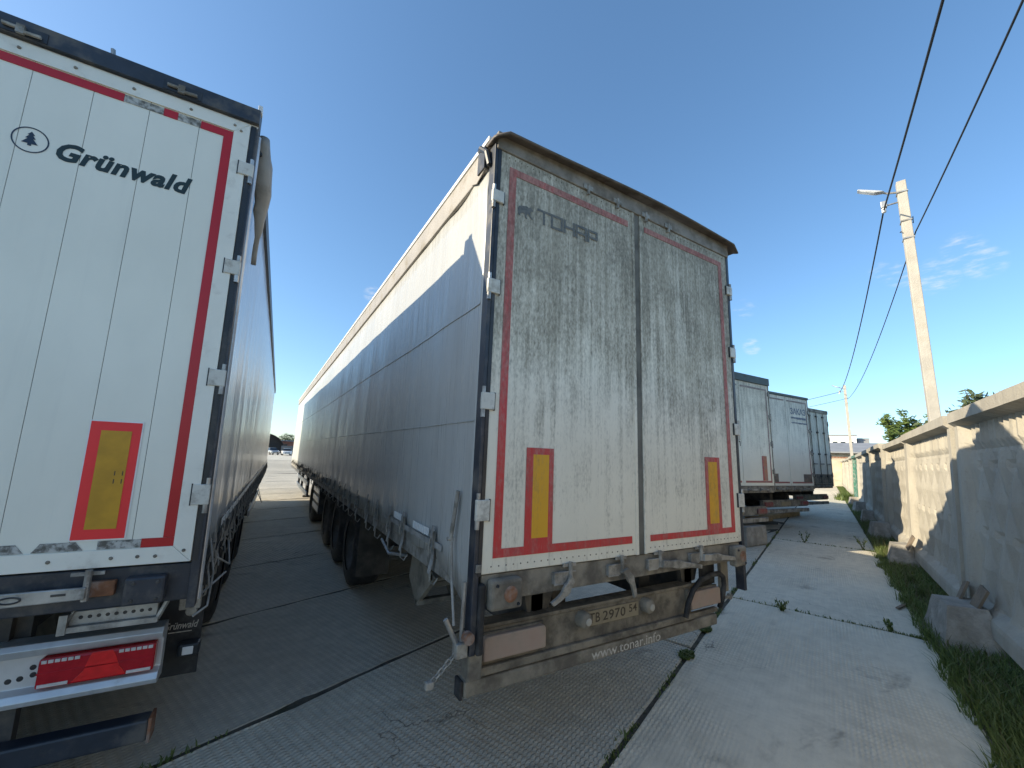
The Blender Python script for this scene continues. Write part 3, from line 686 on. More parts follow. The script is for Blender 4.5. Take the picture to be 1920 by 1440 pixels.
mk('loose_cord',MB().tube([(LW+.02,.16,1.30),(LW+.05,.20,1.10),(LW+.05,.10,.95),(LW+.0,.02,.93)],.006,6),'ropem',Lt,0,True)
mk('loose_cord',MB().tube([(LW-.01,.1,.99),(LW+.10,.35,1.06)],.006,6),'ropem',Lt)
bx('corner_post',(LW-.036,LW+.004,.0,.07,.98,3.86),'navy',Lt,.004); bx('corner_post',(-.004,.036,.0,.07,.98,3.86),'navy',Lt,.004)
mb=MB(); mb.prism([(-.03,3.866),(.09,3.866),(.09,4.0),(.02,4.0),(-.032,3.965)],-.005,LW+.005,'x'); hd=mk('header_beam',mb,'navy',Lt,.004)
for x0 in (LW-.475,LW-1.13,LW-1.9):
    bx('latch_recess',(x0,x0+.18,-.0345,-.030,3.872,3.93),'black',hd)
    mb=MB(); mb.tube([(x0+.02,-.042,3.90),(x0+.08,-.042,3.90),(x0+.085,-.042,3.885),(x0+.16,-.042,3.89)],.010,6); mb.box(x0+.07,x0+.10,-.05,-.034,3.872,3.92)
    mk('top_latch',mb,'dirtygalv',hd)
mk('roof_stud',MB().tube([(LW-.72,.02,3.99),(LW-.725,.02,4.03)],.012,6),'galv',Lt)
mk('corner_clip',MB().box(LW-.012,LW+.012,-.02,.03,3.96,4.01),'porcelain',Lt,.004)
def xr(x): return LW+x
for i in (0,1):
    a,b=(1.275,LW-.04) if i==1 else (.04,1.27)
    if i==1:
        d=bx('door',(a,b,.012,.035,ZB2,ZT2),'whitedoor',Lt)
        # interlocking boards with dark joints
        js=[a,xr(-1.225),xr(-.99),xr(-.757),xr(-.522),xr(-.292),b]
        js=[a,xr(-.99),xr(-.757),xr(-.522),xr(-.292),b]
        for k in range(len(js)-1): bx('board',(js[k]+.0012,js[k+1]-.0012,.0,.012,ZB2+.004,ZT2-.004),'whitedoor',d,.0008)
        for k in range(1,len(js)-1): bx('joint_seal',(js[k]-.0012,js[k]+.0012,.004,.0119,ZB2+.004,ZT2-.004),'chassis',d)
        # mitred edge profile
        for nm,dim in (('edge_profile',(b-.088,b,-.010,-.0005,ZB2,ZT2)),):
            w=.082
            mk(nm,MB().prism([(b,ZB2),(b,ZT2),(b-w,ZT2-w),(b-w,ZB2+w)],-.009,-.0005),'whiteedge',d,.002)
            mk(nm,MB().prism([(a,ZB2),(b-.0015,ZB2),(b-w-.0015,ZB2+w),(a,ZB2+w)],-.009,-.0005),'whiteedge',d,.002)
            mk(nm,MB().prism([(a,ZT2),(b-.0015,ZT2),(b-w-.0015,ZT2-w),(a,ZT2-w)],-.009,-.0005),'whiteedge',d,.002)
        mb=MB()
        for (x,z) in ((-.075,1.275),(-.19,1.255),(-.26,1.258),(-.36,1.258),(-.58,1.258),(-.84,1.258),(-.12,3.815),(-.34,3.815),(-.60,3.815),(-.84,3.815),(-1.05,3.815),(-.085,3.79)):
            mb.lathe([(-.008,.0),(-.007,.006),(0,.009)],(xr(x),-.009,z),8,'y')
        mk('screw',mb,'muddy',d)
        tape(d,[(xr(-.170),xr(-.122),1.345,3.72),(xr(-.285),xr(-.122),3.72,3.768)],'redtape')
        tape(d,[(xr(-.46),xr(-.395),3.72,3.768),(a+.02,xr(-.635),3.72,3.768),(xr(-.255),xr(-.122),1.300,1.344)],'redtape')
        o=tape(d,[(xr(-.634),xr(-.461),3.722,3.766),(xr(-.394),xr(-.286),3.722,3.766),(xr(-.42),xr(-.256),1.302,1.342)],'peel',-.0035,'peeled_tape')
        mk('peeled_tape',MB().prism([(xr(-.62),1.342),(xr(-.50),1.342),(xr(-.47),1.302),(xr(-.645),1.302)],-.004,-.0005),'peel',d)
        mk('peeled_tape',MB().prism([(a+.02,1.342),(xr(-.70),1.342),(xr(-.67),1.302),(a+.02,1.302)],-.004,-.0005),'peel',d)
        pl=tape(d,[(xr(-.527),xr(-.318),1.346,1.935)],'reflw',-.0045,'marker_plate')
        tape(pl,[(xr(-.521),xr(-.324),1.352,1.929)],'redfluor',-.0065,'red_border')
        tape(pl,[(xr(-.478),xr(-.360),1.400,1.884)],'yellow',-.0085,'amber_panel')
        mb=MB()
        for z in (1.62,1.66): mb.box(xr(-.402),xr(-.398),-.0092,-.0086,z,z+.022); mb.box(xr(-.372),xr(-.368),-.0092,-.0086,z,z+.022)
        mk('plate_print',mb,'inkblack',pl)
        # round fir-tree emblem and italic lettering
        mb=MB(); n=40; cx,cz=xr(-.943),3.333; v=[];f=[]
        for k in range(n):
            q=2*math.pi*k/n
            for r_ in (1.,.915): v.append((cx+.068*r_*math.cos(q),-.002,cz+.070*r_*math.sin(q)))
        for k in range(n): f.append((2*k,2*k+1,2*((k+1)%n)+1,2*((k+1)%n)))
        mb.add(v,f); em=mk('ring_emblem',mb,'inknavy',d)
        fir=[(0,.046),(.014,.026),(.007,.026),(.019,.006),(.010,.006),(.030,-.022),(.007,-.022),(.007,-.033),(-.007,-.033),(-.007,-.022),(-.030,-.022),(-.010,.006),(-.019,.006),(-.007,.026),(-.014,.026)]
        mk('fir_tree_emblem',MB().add([(cx+x,-.002,cz+z+.001) for x,z in fir],[tuple(range(len(fir)))]),'inknavy',em)
        text('lettering','Grünwald',xr(-.845),xr(-.282),3.268,3.376,-.002,'inkgreen',d,.28,.040,1.08)
        hinges(d,LW+.006,((3.50,.085),(2.845,.088),(2.165,.095),(1.508,.108)),'hinge',1,.080)
    else:
        d=bx('door',(a,b,.0,.035,ZB2,ZT2),'whitedoor',Lt,.003)
        tape(d,[(.12,.165,1.30,3.76),(.165,1.2,1.30,1.344),(.165,1.2,3.716,3.76)],'redtape')
        tape(d,[(.32,.52,1.35,1.93)],'redfluor',-.0045,'marker_plate')
bx('door_gasket',(LW-.0095,LW-.036,-.003,.02,ZB2,ZT2),'black',Lt)
bx('rear_beam',(.02,LW-.03,.015,.14,1.02,1.205),'navy',Lt,.006)
bx('buffer_block',(LW-.285,LW-.125,-.055,.015,1.035,1.165),'navy',Lt,.010)
mb=MB()
for (x,z) in ((-.25,1.14),(-.155,1.14),(-.25,1.06),(-.155,1.06)): mb.lathe([(-.006,0),(-.005,.007),(0,.009)],(xr(x),-.055,z),8,'y')
mk('buffer_bolt',mb,'chassis',Lt)
for (x,dr) in ((-.42,-1),(-1.35,-1),(-1.75,1)):
    q=mk('door_lock',MB().box(xr(x)-.01,xr(x)+.095,-.018,.015,1.085,1.155),'rust',Lt,.004)
    mb=MB(); mb.tube([(xr(x)-.005,-.03,1.075),(xr(x)-.005,-.03,1.215)],.014,8); mb.box(xr(x)-.07,xr(x)+.05,-.022,-.010,1.188,1.204); mk('lock_rod',mb,'galv',q)
    mb=MB(); z0=1.118
    mb.prism([(xr(x),z0-.030),(xr(x),z0+.024),(xr(x)-.12,z0+.026),(xr(x)-.30,z0+.026),(xr(x)-.36,z0+.008),(xr(x)-.60,z0+.006),(xr(x)-.60,z0-.024),(xr(x)-.36,z0-.026),(xr(x)-.30,z0-.034)],-.055,-.040)
    h=mk('lock_handle',mb,'galv',q,.004)
    mb=MB(); n=18; ring=[(xr(x)-.245+.035*math.cos(2*math.pi*k/n),-.057,z0-.004+.013*math.sin(2*math.pi*k/n)) for k in range(n+1)]; mb.tube(ring,.004,6); mb.box(xr(x)-.115,xr(x)-.065,-.058,-.054,z0-.004,z0+.006)
    mk('handle_catch',mb,'black',h)
# folding step under the beam
st=mk('folding_step',MB().box(xr(-.50),xr(-.165),.10,.13,.93,.995),'galv',Lt,.003)
mb=MB(); mb.box(xr(-.52),xr(-.155),.075,.10,.905,.93); mb.box(xr(-.53),xr(-.50),.07,.14,.90,.99); mb.tube([(xr(-.16),.09,.92),(xr(-.12),.09,1.02)],.012,6); mb.tube([(xr(-.51),.09,.95),(xr(-.48),.09,1.01),(xr(-.56),.09,1.015)],.009,6); mk('step_frame',mb,'galv',st)
mb=MB()
for k in range(9): mb.lathe([(-.002,0),(-.002,.007),(.0,.009)],(xr(-.46+.033*k),.10,.965),8,'y')
mk('step_hole',mb,'black',st)
# aluminium bumper with tail lamp
B=.30
mb=MB(); mb.prism([(B-.03,.755),(B-.045,.79),(B-.03,.815),(B+.08,.815),(B+.08,.53),(B-.035,.53),(B-.045,.555),(B-.03,.585),(B+.01,.60),(B+.01,.745)],.15,LW-.15,'x')
bp=mk('bumper_panel',mb,'alu',Lt,.003)
mb=MB()
for (x,z) in ((-.655,.655),(-.70,.645),(-.74,.64),(-.66,.69)): mb.lathe([(-.003,0),(-.002,.011),(.001,.014)],(xr(x),B+.01,z),10,'y')
mk('mounting_hole',mb,'black',bp)
for (a,b) in ((xr(-.625),xr(-.172)),(.172,.625)):
    tl=bx('tail_lamp',(a,b,B-.055,B+.008,.605,.742),'redlens',Lt,.010)
    w=b-a; cx=a+w*.52
    mk('triangle_reflector',MB().prism([(cx-.04,.742),(cx+.04,.742),(cx+.055,.715),(cx+.075,.66),(cx+.105,.615),(cx-.105,.615),(cx-.065,.66),(cx-.05,.715)],B-.0575,B-.054),'redbright',tl,.001)
    mb=MB()
    for k in range(6): mb.box(a+.012+k*.024,a+.031+k*.024,B-.059,B-.054,.722,.737)
    for k in range(6): mb.box(b-.012-.019-k*.024,b-.012-k*.024,B-.059,B-.054,.722,.737)
    mb.box(a+.01,a+.12,B-.059,B-.054,.612,.627); mb.box(b-.11,b-.01,B-.059,B-.054,.612,.627)
    mk('led_strip',mb,'whitelens',tl,.001)
    mk('lens_rib',MB().box(a,b,B-.0575,B-.054,.672,.680),'redlens',tl,.001)
ub=bx('underrun_bar',(.16,LW-.165,.30,.40,.225,.335),'navy',Lt,.012)
bx('bar_end_plate',(LW-.165,LW-.150,.296,.404,.22,.34),'rust',ub,.003)
for x in (.7,LW-.82): bx('bar_stay',(x,x+.10,.40,.46,.25,1.0),'chassis',ub)
for x in (.03,LW-.43):
    fl=bx('mud_flap',(x,x+.42,.62,.634,.40,1.02),'rubber',Lt,.003)
    if x>1:
        text('flap_lettering','Grünwald',x+.225,x+.40,.672,.715,.618,'inkwhite',fl,.25,.012); bx('flap_underline',(x+.25,x+.37,.6165,.6185,.652,.657),'inkwhite',fl)
mb=MB(); mb.box(LW-.10,LW+.0,.28,.33,.885,1.0); mb.tube([(LW-.04,.28,.875),(LW-.04,.33,.875)],.028,10); mk('lashing_ring',mb,'dirtygalv',Lt,.006)
wlmp=bx('work_lamp',(LW-.11,LW-.0,.52,.60,.54,.61),'black',Lt,.012); bx('lamp_glass',(LW-.085,LW-.03,.512,.521,.552,.598),'workglass',wlmp,.01)
SHEAR[0]=0.

# ------------------------------------------------------------ 3: other parked trailers
def parked(label,xy,yaw,zt,zb,L,door,header,tapes,plates,style,grp='other parked trailers'):
    wd=2.55; x=xy[0]-wd*math.cos(yaw); y=xy[1]+wd*math.sin(yaw)
    t=thing('parked_trailer',label,'trailer',(x,y,0),-yaw,grp)
    body_shell(t,L,wd,zt,zb,front='white'); undercarriage(t,L,(2.9,4.2,5.5),guards=False)
    for xx,s in ((0,-1),(wd,1)):
        sd=curtain_obj(t,xx,s,.08,L-.04,zt-.12,zb-.03,'curtain3',ny=40,nz=8,seed=xy[0])
        a,b=sorted((xx-s*.03,xx+s*.03)); bx('curtain_rail',(a,b,.06,L,zt-.16,zt-.02),'chassis',t,.006)
        a,b=sorted((xx-s*.05,xx-s*.006)); bx('side_rail',(a,b,.08,L,zb-.16,zb),'dirtygalv',t)
        bx('corner_post',(xx-.02 if s>0 else xx-.012,xx+.012 if s>0 else xx+.02,0,.07,zb-.1,zt-.06),'muddy',t)
    hz=.17 if style=='a' else (.06 if style=='b' else .12)
    hb=bx('header_beam',(-.01,wd+.01,-.03,.06,zt-hz,zt+.01),header,t,.005)
    ds=[]
    for i,(a,b) in enumerate(((.03,1.27),(1.285,2.52))):
        d=bx('door',(a,b,0,.035,zb,zt-hz-.005),door,t,.004); ds.append(d)
        hinges(d,-.02 if i==0 else 2.57,[(zb+.28,.1),(zb+.95,.1),(zb+1.62,.1),(zb+2.2,.1)],'dirtygalv',-1 if i==0 else 1,.08)
    ztop=zt-hz-.1
    if tapes:
        tape(ds[1],[(2.40,2.445,zb+.07,ztop),(1.36,2.40,zb+.07,zb+.115),(1.34,2.40,ztop-.045,ztop)],tapes); tape(ds[0],[(.10,.145,zb+.07,ztop),(.145,1.2,zb+.07,zb+.115),(.145,1.2,ztop-.045,ztop)],tapes)
    if plates=='tall':
        for d,a in ((ds[0],.3),(ds[1],2.06)):
            p=tape(d,[(a,a+.2,zb+.12,zb+.70)],'orange',-.006,'marker_plate'); tape(p,[(a,a+.05,zb+.12,zb+.70)],'dirtytape',-.0085,'plate_border')
    elif plates=='square':
        for d,a in ((ds[0],.18),(ds[1],1.98)):
            tape(d,[(a,a+.46,zb+.10,zb+.34)],'brownplate',-.006,'marker_plate')
    bx('rear_beam',(.03,wd-.03,.01,.13,zb-.165,zb-.008),'muddy',t,.006)
    for x0 in (.5,.98,1.42,1.92):
        mb=MB(); mb.box(x0,x0+.1,-.02,.01,zb-.12,zb-.05); mb.box(x0+.02,x0+.36,-.045,-.03,zb-.105,zb-.07); mk('door_lock',mb,'dirtygalv',t,.003)
    mb=MB(); mb.box(.12,wd-.12,.18,.28,.66,.86); bp=mk('bumper_panel',mb,'muddy',t,.006)
    bx('underrun_bar',(.08,wd-.08,.16,.26,.50,.60),'dirtygalv',bp,.01)
    for a in (.16,2.02):
        tl=bx('tail_lamp',(a,a+.38,.135,.178,.69,.81),'dullred',t,.012)
    bx('number_plate',(1.0,1.5,.17,.179,.70,.81),'platey',t)
    return t,ds
t3,d3=parked('streaky grey-white trailer with dark header and one orange marker strip beside the grimy trailer',(9.71,3.25),.03,4.0,1.36,13.8,'greydoor','darkgreen','palepink','tall','a')
mb=MB()
for (x,z,s) in ((1.17,2.75,1),(1.17,2.35,-1)): mb.box(x,x+.05,-.008,-.002,z,z+.02); mb.box(x+.04,x+.055,-.008,-.002,z-.09 if s<0 else z,z+.10 if s>0 else z+.02)
mk('painted_mark',mb,'inkblack',d3[0])
t4,d4=parked('grey-white trailer with faded blue lettering and two brown square plates',(13.59,4.02),.05,4.0,1.28,13.8,'greydoor2','darkgreen','palepink','square','b')
text('lettering','ЗАКАЗ',1.52,2.36,3.42,3.62,-.004,'inkblue',d4[1],0,.02)
mb=MB(); rs=random.Random(5)
for z,h in ((3.27,.07),(3.13,.05)):
    x=1.55
    while x<2.36:
        w=rs.uniform(.025,.06); mb.box(x,x+w,-.005,-.003,z+rs.uniform(0,.02),z+h); x+=w+.018
mk('worn_lettering',mb,'inkblue',d4[1])
t5,d5=parked('white box trailer with dark lock bars at the far end of the row',(17.51,5.02),.02,4.0,1.26,13.8,'greydoor2','header',None,None,'box')
for i,x in enumerate((.62,1.12,1.62,2.12)):
    q=mk('lock_bar',MB().tube([(x,-.03,1.2),(x,-.03,3.9)],.015,8),'muddy',t5)
    for z in (1.5,2.3,3.1,3.7): bx('bar_bracket',(x-.05,x+.05,-.045,-.001,z,z+.06),'chassis',q)
    bx('bar_handle',(x-.02,x+.24,-.06,-.04,1.95,1.99),'dirtygalv',q)
bx('bottom_panel',(.03,2.52,-.012,-.002,1.27,1.60),'muddy',t5); 
# concrete block and timbers under and beside the trailers
tag(mk('concrete_block',MB().prism([(-.45,0),(.45,0),(.42,.44),(-.42,.44)],-.28,.28),'concrete_block',None,.03),'squat concrete block on the slabs under the streaky grey-white trailer','block').location=(8.95,3.62,.0)
for k,(x,y,a,ln,lb) in enumerate(((15.2,5.85,.08,3.0,'long pale timber beam lying under the square-plated trailer'),(13.3,5.6,-.1,1.2,'short pale timber offcut lying behind the long beam'))):
    o=tag(mk('timber_beam',MB().box(-ln/2,ln/2,-.09,.09,0,.16),'timber',None,.01),lb,'timber'); o.location=(x,y,.003); o.rotation_euler.z=a
# the next trailer further left in the row, outside the picture; its shade falls across the yard
parked('plain grey curtain trailer next in the row beyond the clean white one',(-5.15,-.45),.02,4.0,1.22,13.8,'whitedoor','darkgreen','redtape','tall','a','row of trailers out of view')

# ------------------------------------------------------------ concrete fence
fence=thing('concrete_fence','long grey precast concrete fence with fluted and diamond relief panels beside grass strip','fence',(0,0,0),TH)
def panel_mesh(PW,PH,paint=None):
    nx,nz=84,58; xs=[PW*i/nx for i in range(nx+1)]; zs=[PH*j/nz for j in range(nz+1)]
    def sm(a,b,x): q=max(0,min(1,(x-a)/(b-a))); return q*q*(3-2*q)
    def h(x,z):
        ex=min(x,PW-x)
        fr=max(1-sm(.14,.27,ex),1-sm(.14,.27,z), 1-sm(.125,.150,PH-z)*1.0)
        cap=.055*(1-sm(.125,.150,PH-z))
        y=-.075
        if fr<.999:
            zz=z-.2; H=PH-.2
            if z>PH-.46 and z<PH-.15:
                q=abs(math.sin(math.pi*(x-.25)/.155)); y+=.05*q*sm(PH-.46,PH-.40+.05*q,z)
            elif z<=PH-.46:
                a=.50; b=.74
                def rh(cx,cz): return 1-abs(cx)/(a/2)-abs(cz)/(b/2)
                u=(x-.25)/a; w=(z-.25)/b
                best=0
                for du,dw in ((0,0),(.5,.5)):
                    cu_=(u-du)-round(u-du); cw=(w-dw)-round(w-dw); best=max(best,1-2*abs(cu_)-2*abs(cw))
                y+=.055*best
                # the cast star creases between the rhombs
                cu_=u-.5-round(u-.5); cw=w-round(w)
                if abs(cw)<.045 and abs(cu_)<.24: y-=.022
        return y*(1-fr)+.045*fr+cap
    v=[];f=[]
    for j,z in enumerate(zs):
        for i,x in enumerate(xs): v.append((x,h(x,z)+.004*mnoise.noise(Vector((x*3,z*3,1))),z))
    m=nx+1
    for j in range(nz):
        for i in range(nx): f.append((j*m+i,j*m+i+1,(j+1)*m+i+1,(j+1)*m+i))
    o=len(v); back=-.16
    ring=[i for i in range(m)]+[j*m+nx for j in range(1,nz+1)]+[nz*m+i for i in range(nx-1,-1,-1)]+[j*m for j in range(nz-1,0,-1)]
    for k in ring: v.append((v[k][0],back,v[k][2]))
    n=len(ring)
    for k in range(n): f.append((ring[k],o+k,o+(k+1)%n,ring[(k+1)%n]))
    f.append(tuple(range(o+n-1,o-1,-1)))
    me=bpy.data.meshes.new('panel'); me.from_pydata(v,[],f)
    bm=bmesh.new(); bm.from_mesh(me); bmesh.ops.recalc_face_normals(bm,faces=bm.faces); bm.to_mesh(me); bm.free(); return me
PW,PH=3.96,2.36
pme=panel_mesh(PW,PH); pme.materials.append(M['fence']); pgr=pme.copy(); pgr.materials.clear(); pgr.materials.append(M['greenpaint'])
rs=random.Random(11)
for k in range(-2,12):
    o=link('panel',pgr if k==5 else pme,None,fence); u=5.78+4.06*k
    o.location=(u,-2.80+(.02 if k==0 else rs.uniform(-.02,.02)),.20+(.0 if k in(-1,0) else rs.uniform(-.03,.03)))
    o.rotation_euler=(R(2.6+(.4 if k==-1 else rs.uniform(-.8,.8))),R(rs.uniform(-.25,.25)),R(rs.uniform(-.5,.5)))
# footings
def footing(u,n,label,sc=1.,rot=0.):
    mb=MB(); w,d,h=.42*sc,.24*sc,.46*sc
    b=[(-w,-d,0),(w,-d,0),(w,d,0),(-w,d,0)]; t=[(-w*.66,-d*.62,h),(w*.62,-d*.7,h*.95),(w*.6,d*.62,h*.93),(-w*.68,d*.6,h*.98)]
    mb.add(b+t,[(3,2,1,0),(4,5,6,7),(0,1,5,4),(1,2,6,5),(2,3,7,6),(3,0,4,7)])
    o=mk('footing_block',mb,'concrete_block',None,.035)
    bm=bmesh.new(); bm.from_mesh(o.data); bmesh.ops.subdivide_edges(bm,edges=bm.edges,cuts=5,use_grid_fill=True)
    for q in bm.verts:
        if q.co.z>.01: q.co+=Vector((mnoise.noise(q.co*5),mnoise.noise(q.co*5+Vector((3,1,2))),mnoise.noise(q.co*5+Vector((7,5,1)))))*.012
    bm.to_mesh(o.data); bm.free(); o.modifiers.clear()
    tag(o,label,'block','footings along the fence'); o.location=UN(u,n,-.03); o.rotation_euler.z=TH+rot; return o
footing(5.15,-2.60,'tapered concrete footing at the joint of the two nearest fence panels',1.05,.06)
footing(9.75,-2.62,'sunlit-topped concrete footing where the second and third fence panels meet',1.0,-.05)
footing(13.7,-2.62,'concrete footing in the shade where the third and fourth fence panels meet',1.02,.1)
footing(17.8,-2.63,'fourth concrete footing from the camera, half sunk in grass',1.,.0)
footing(22.0,-2.62,'pale fifth concrete footing from the camera along the fence',1.05,.1)
footing(26.2,-2.62,'sixth and farthest visible concrete footing beside the fence',1.,.1)
for (u,n,z,rx,lb) in ((5.42,-2.63,.30,-18,'short weathered plank wedged between the nearest footing and the fence'),(5.02,-2.68,.34,-14,'bolted plank offcut standing on the nearest footing against the fence'),(9.3,-2.66,.32,-20,'reddish plank scrap leaning on the second footing')):
    o=tag(mk('plank_scrap',MB().box(-.11,.11,-.012,.012,0,.27),'wood',None,.003),lb,'plank'); o.location=UN(u,n,z+.06); o.rotation_euler=(R(24),R(14 if rx==-18 else -6),TH)
o=tag(mk('weathered_stick',MB().box(-.24,.24,-.02,.02,0,.02),'wood',None,.004),'flat grey stick lying at the slab edge by the grass','stick'); o.location=UN(6.35,-2.25,.006); o.rotation_euler.z=TH-.35

# ------------------------------------------------------------ grass and weeds
def blades(name,mat,pts,label=None,h=(.06,.2),w=.008,parent=None,seed=1,lean=.6):
    rs=random.Random(seed); v=[];f=[]
    for p in pts:
        hh=rs.uniform(*h); a=rs.uniform(0,6.283); ln=rs.uniform(.1,lean)*hh; ww=w*rs.uniform(.6,1.3)
        dx,dy=math.cos(a),math.sin(a); px,py=-dy*ww,dx*ww; o=len(v)
        m=Vector((p[0]+dx*ln*.35,p[1]+dy*ln*.35,p[2]+hh*.6)); t=Vector((p[0]+dx*ln,p[1]+dy*ln,p[2]+hh*rs.uniform(.8,1)))
        v+=[(p[0]-px,p[1]-py,p[2]),(p[0]+px,p[1]+py,p[2]),(m.x+px*.8,m.y+py*.8,m.z),(m.x-px*.8,m.y-py*.8,m.z),tuple(t)]
        f+=[(o,o+1,o+2,o+3),(o+3,o+2,o+4)]
    me=bpy.data.meshes.new(name); me.from_pydata(v,[],f); ob=link(name,me,mat,parent); return ob
rs=random.Random(21); pts=[]
for k in range(26000):
    u=1.6+9.5*rs.random()**1.3; n=-2.92+.74*rs.random()**.9
    edge=-2.38+.16*mnoise.noise(Vector((u*1.9,2,0)))
    if n>edge: 
        if rs.random()>.45 or n>edge+.12: continue
    if mnoise.noise(Vector((u*2.2,n*3,5)))<-.35: continue
    pts.append((*UN(u,n)[:2],-.05))
for k in range(16000):
    u=11+40*rs.random()**1.4; n=-2.95+.62*rs.random()
    pts.append((*UN(u,n)[:2],-.05))
g=blades('grass_strip','grass',pts,h=(.10,.24),w=.0055,seed=3,lean=.95); g['kind']='stuff'; g['label']='green grass growing between the slabs and the fence'; g['category']='grass'
pts=[]
for k in range(2600): 
    u=1.6+18*rs.random(); pts.append((*UN(u,-2.9+.55*rs.random())[:2],-.05))
g=blades('dry_stalks','drygrass',pts,h=(.10,.34),w=.004,seed=8,lean=1.2); g['kind']='stuff'; g['label']='dry stalks standing in the grass strip'; g['category']='grass'
mb=MB(); rq=random.Random(77)
for k in range(150):
    u=1.8+14*rq.random()**1.4; n=-2.40-.42*rq.random(); c=UN(u,n); r_=rq.uniform(.012,.05)*(1 if rq.random()<.85 else 1.9)
    v=[Vector((rq.gauss(0,1),rq.gauss(0,1),rq.gauss(0,.7))).normalized() for q in range(8)]
    bm=bmesh.new()
    for q in v: bm.verts.new(Vector((c.x,c.y,-.045+r_*.5))+q*r_*rq.uniform(.7,1.1))
    bmesh.ops.convex_hull(bm,input=bm.verts); bm.verts.index_update()
    mb.add([tuple(q.co) for q in bm.verts],[tuple(q.index for q in f_.verts) for f_ in bm.faces]); bm.free()
g=mk('rubble',mb,'concrete_block'); g['kind']='stuff'; g['label']='small concrete rubble in the grass strip'; g['category']='rubble'
rs=random.Random(55)
# weeds in the joints
pts=[]
for k in range(650):
    u=rs.choice((2.2,4.2,5.3,6.1,7.6,9.9,11.3,12.2,1.1))+rs.gauss(0,.16); pts.append((*UN(u,-.335+rs.gauss(0,.018))[:2],-.015))
for k in range(700):
    n=-2.3+2.*rs.random()**2; pts.append((*UN(rs.choice((5.03,11.03))+rs.gauss(0,.012),n)[:2],-.015))
for k in range(260): pts.append((*UN(-1.1+rs.gauss(0,.25),1.665+rs.gauss(0,.02))[:2],-.015))
g=blades('joint_weeds','grass',pts,h=(.015,.055),w=.006,seed=5,lean=1.2); g['kind']='stuff'; g['label']='low weeds growing in the slab joints'; g['category']='weeds'
def weed(u,n,h,label):
    rs=random.Random(int(u*100)); c=UN(u,n); t=thing('weed',label,'weed',(c.x,c.y,-.01),0,'weeds standing in the slab joints')
    st=MB(); pts=[]
    for k in range(5):
        a=rs.uniform(0,6.28); e=Vector((math.cos(a)*h*.45,math.sin(a)*h*.45,h*rs.uniform(.6,1))); st.tube([(0,0,0),e*.5+Vector((0,0,.02)),e],.003,5)
        for j in range(16): q=rs.random(); p=e*q; pts.append((p.x+rs.gauss(0,.012),p.y+rs.gauss(0,.012),p.z))
    mk('stem',st,'drygrass',t); blades('leaves','grass',pts,h=(.02,.06),w=.008,parent=t,seed=int(n*77),lean=1.3)
weed(4.9,-.95,.14,'small upright weed in the cross joint behind the muddy bumper'); weed(5.08,-2.0,.11,'small weed in the cross joint near the grass strip')
weed(11.0,-1.0,.30,'taller dark weed in the farther cross joint'); weed(11.1,-2.1,.34,'leafy weed in the farther joint close to the fence')
for (u,n,r_,lb) in ((3.55,-.335,.10,'flat dark clump of moss on the joint beside the trailer corner'),(2.75,-.335,.11,'flat dark clump of moss on the joint beside the underrun bar')):
    pts=[]; rs=random.Random(int(u*9)); c=UN(u,n)
    for k in range(420): a=rs.uniform(0,6.28); q=r_*rs.random()**.6; pts.append((q*math.cos(a),q*.6*math.sin(a),0))
    o=blades('moss_clump','grass',pts,h=(.01,.035),w=.008,seed=int(u*31),lean=1.5); tag(o,lb,'moss','moss clumps on the slab joint'); o.location=(c.x,c.y,.0); o.rotation_euler.z=TH

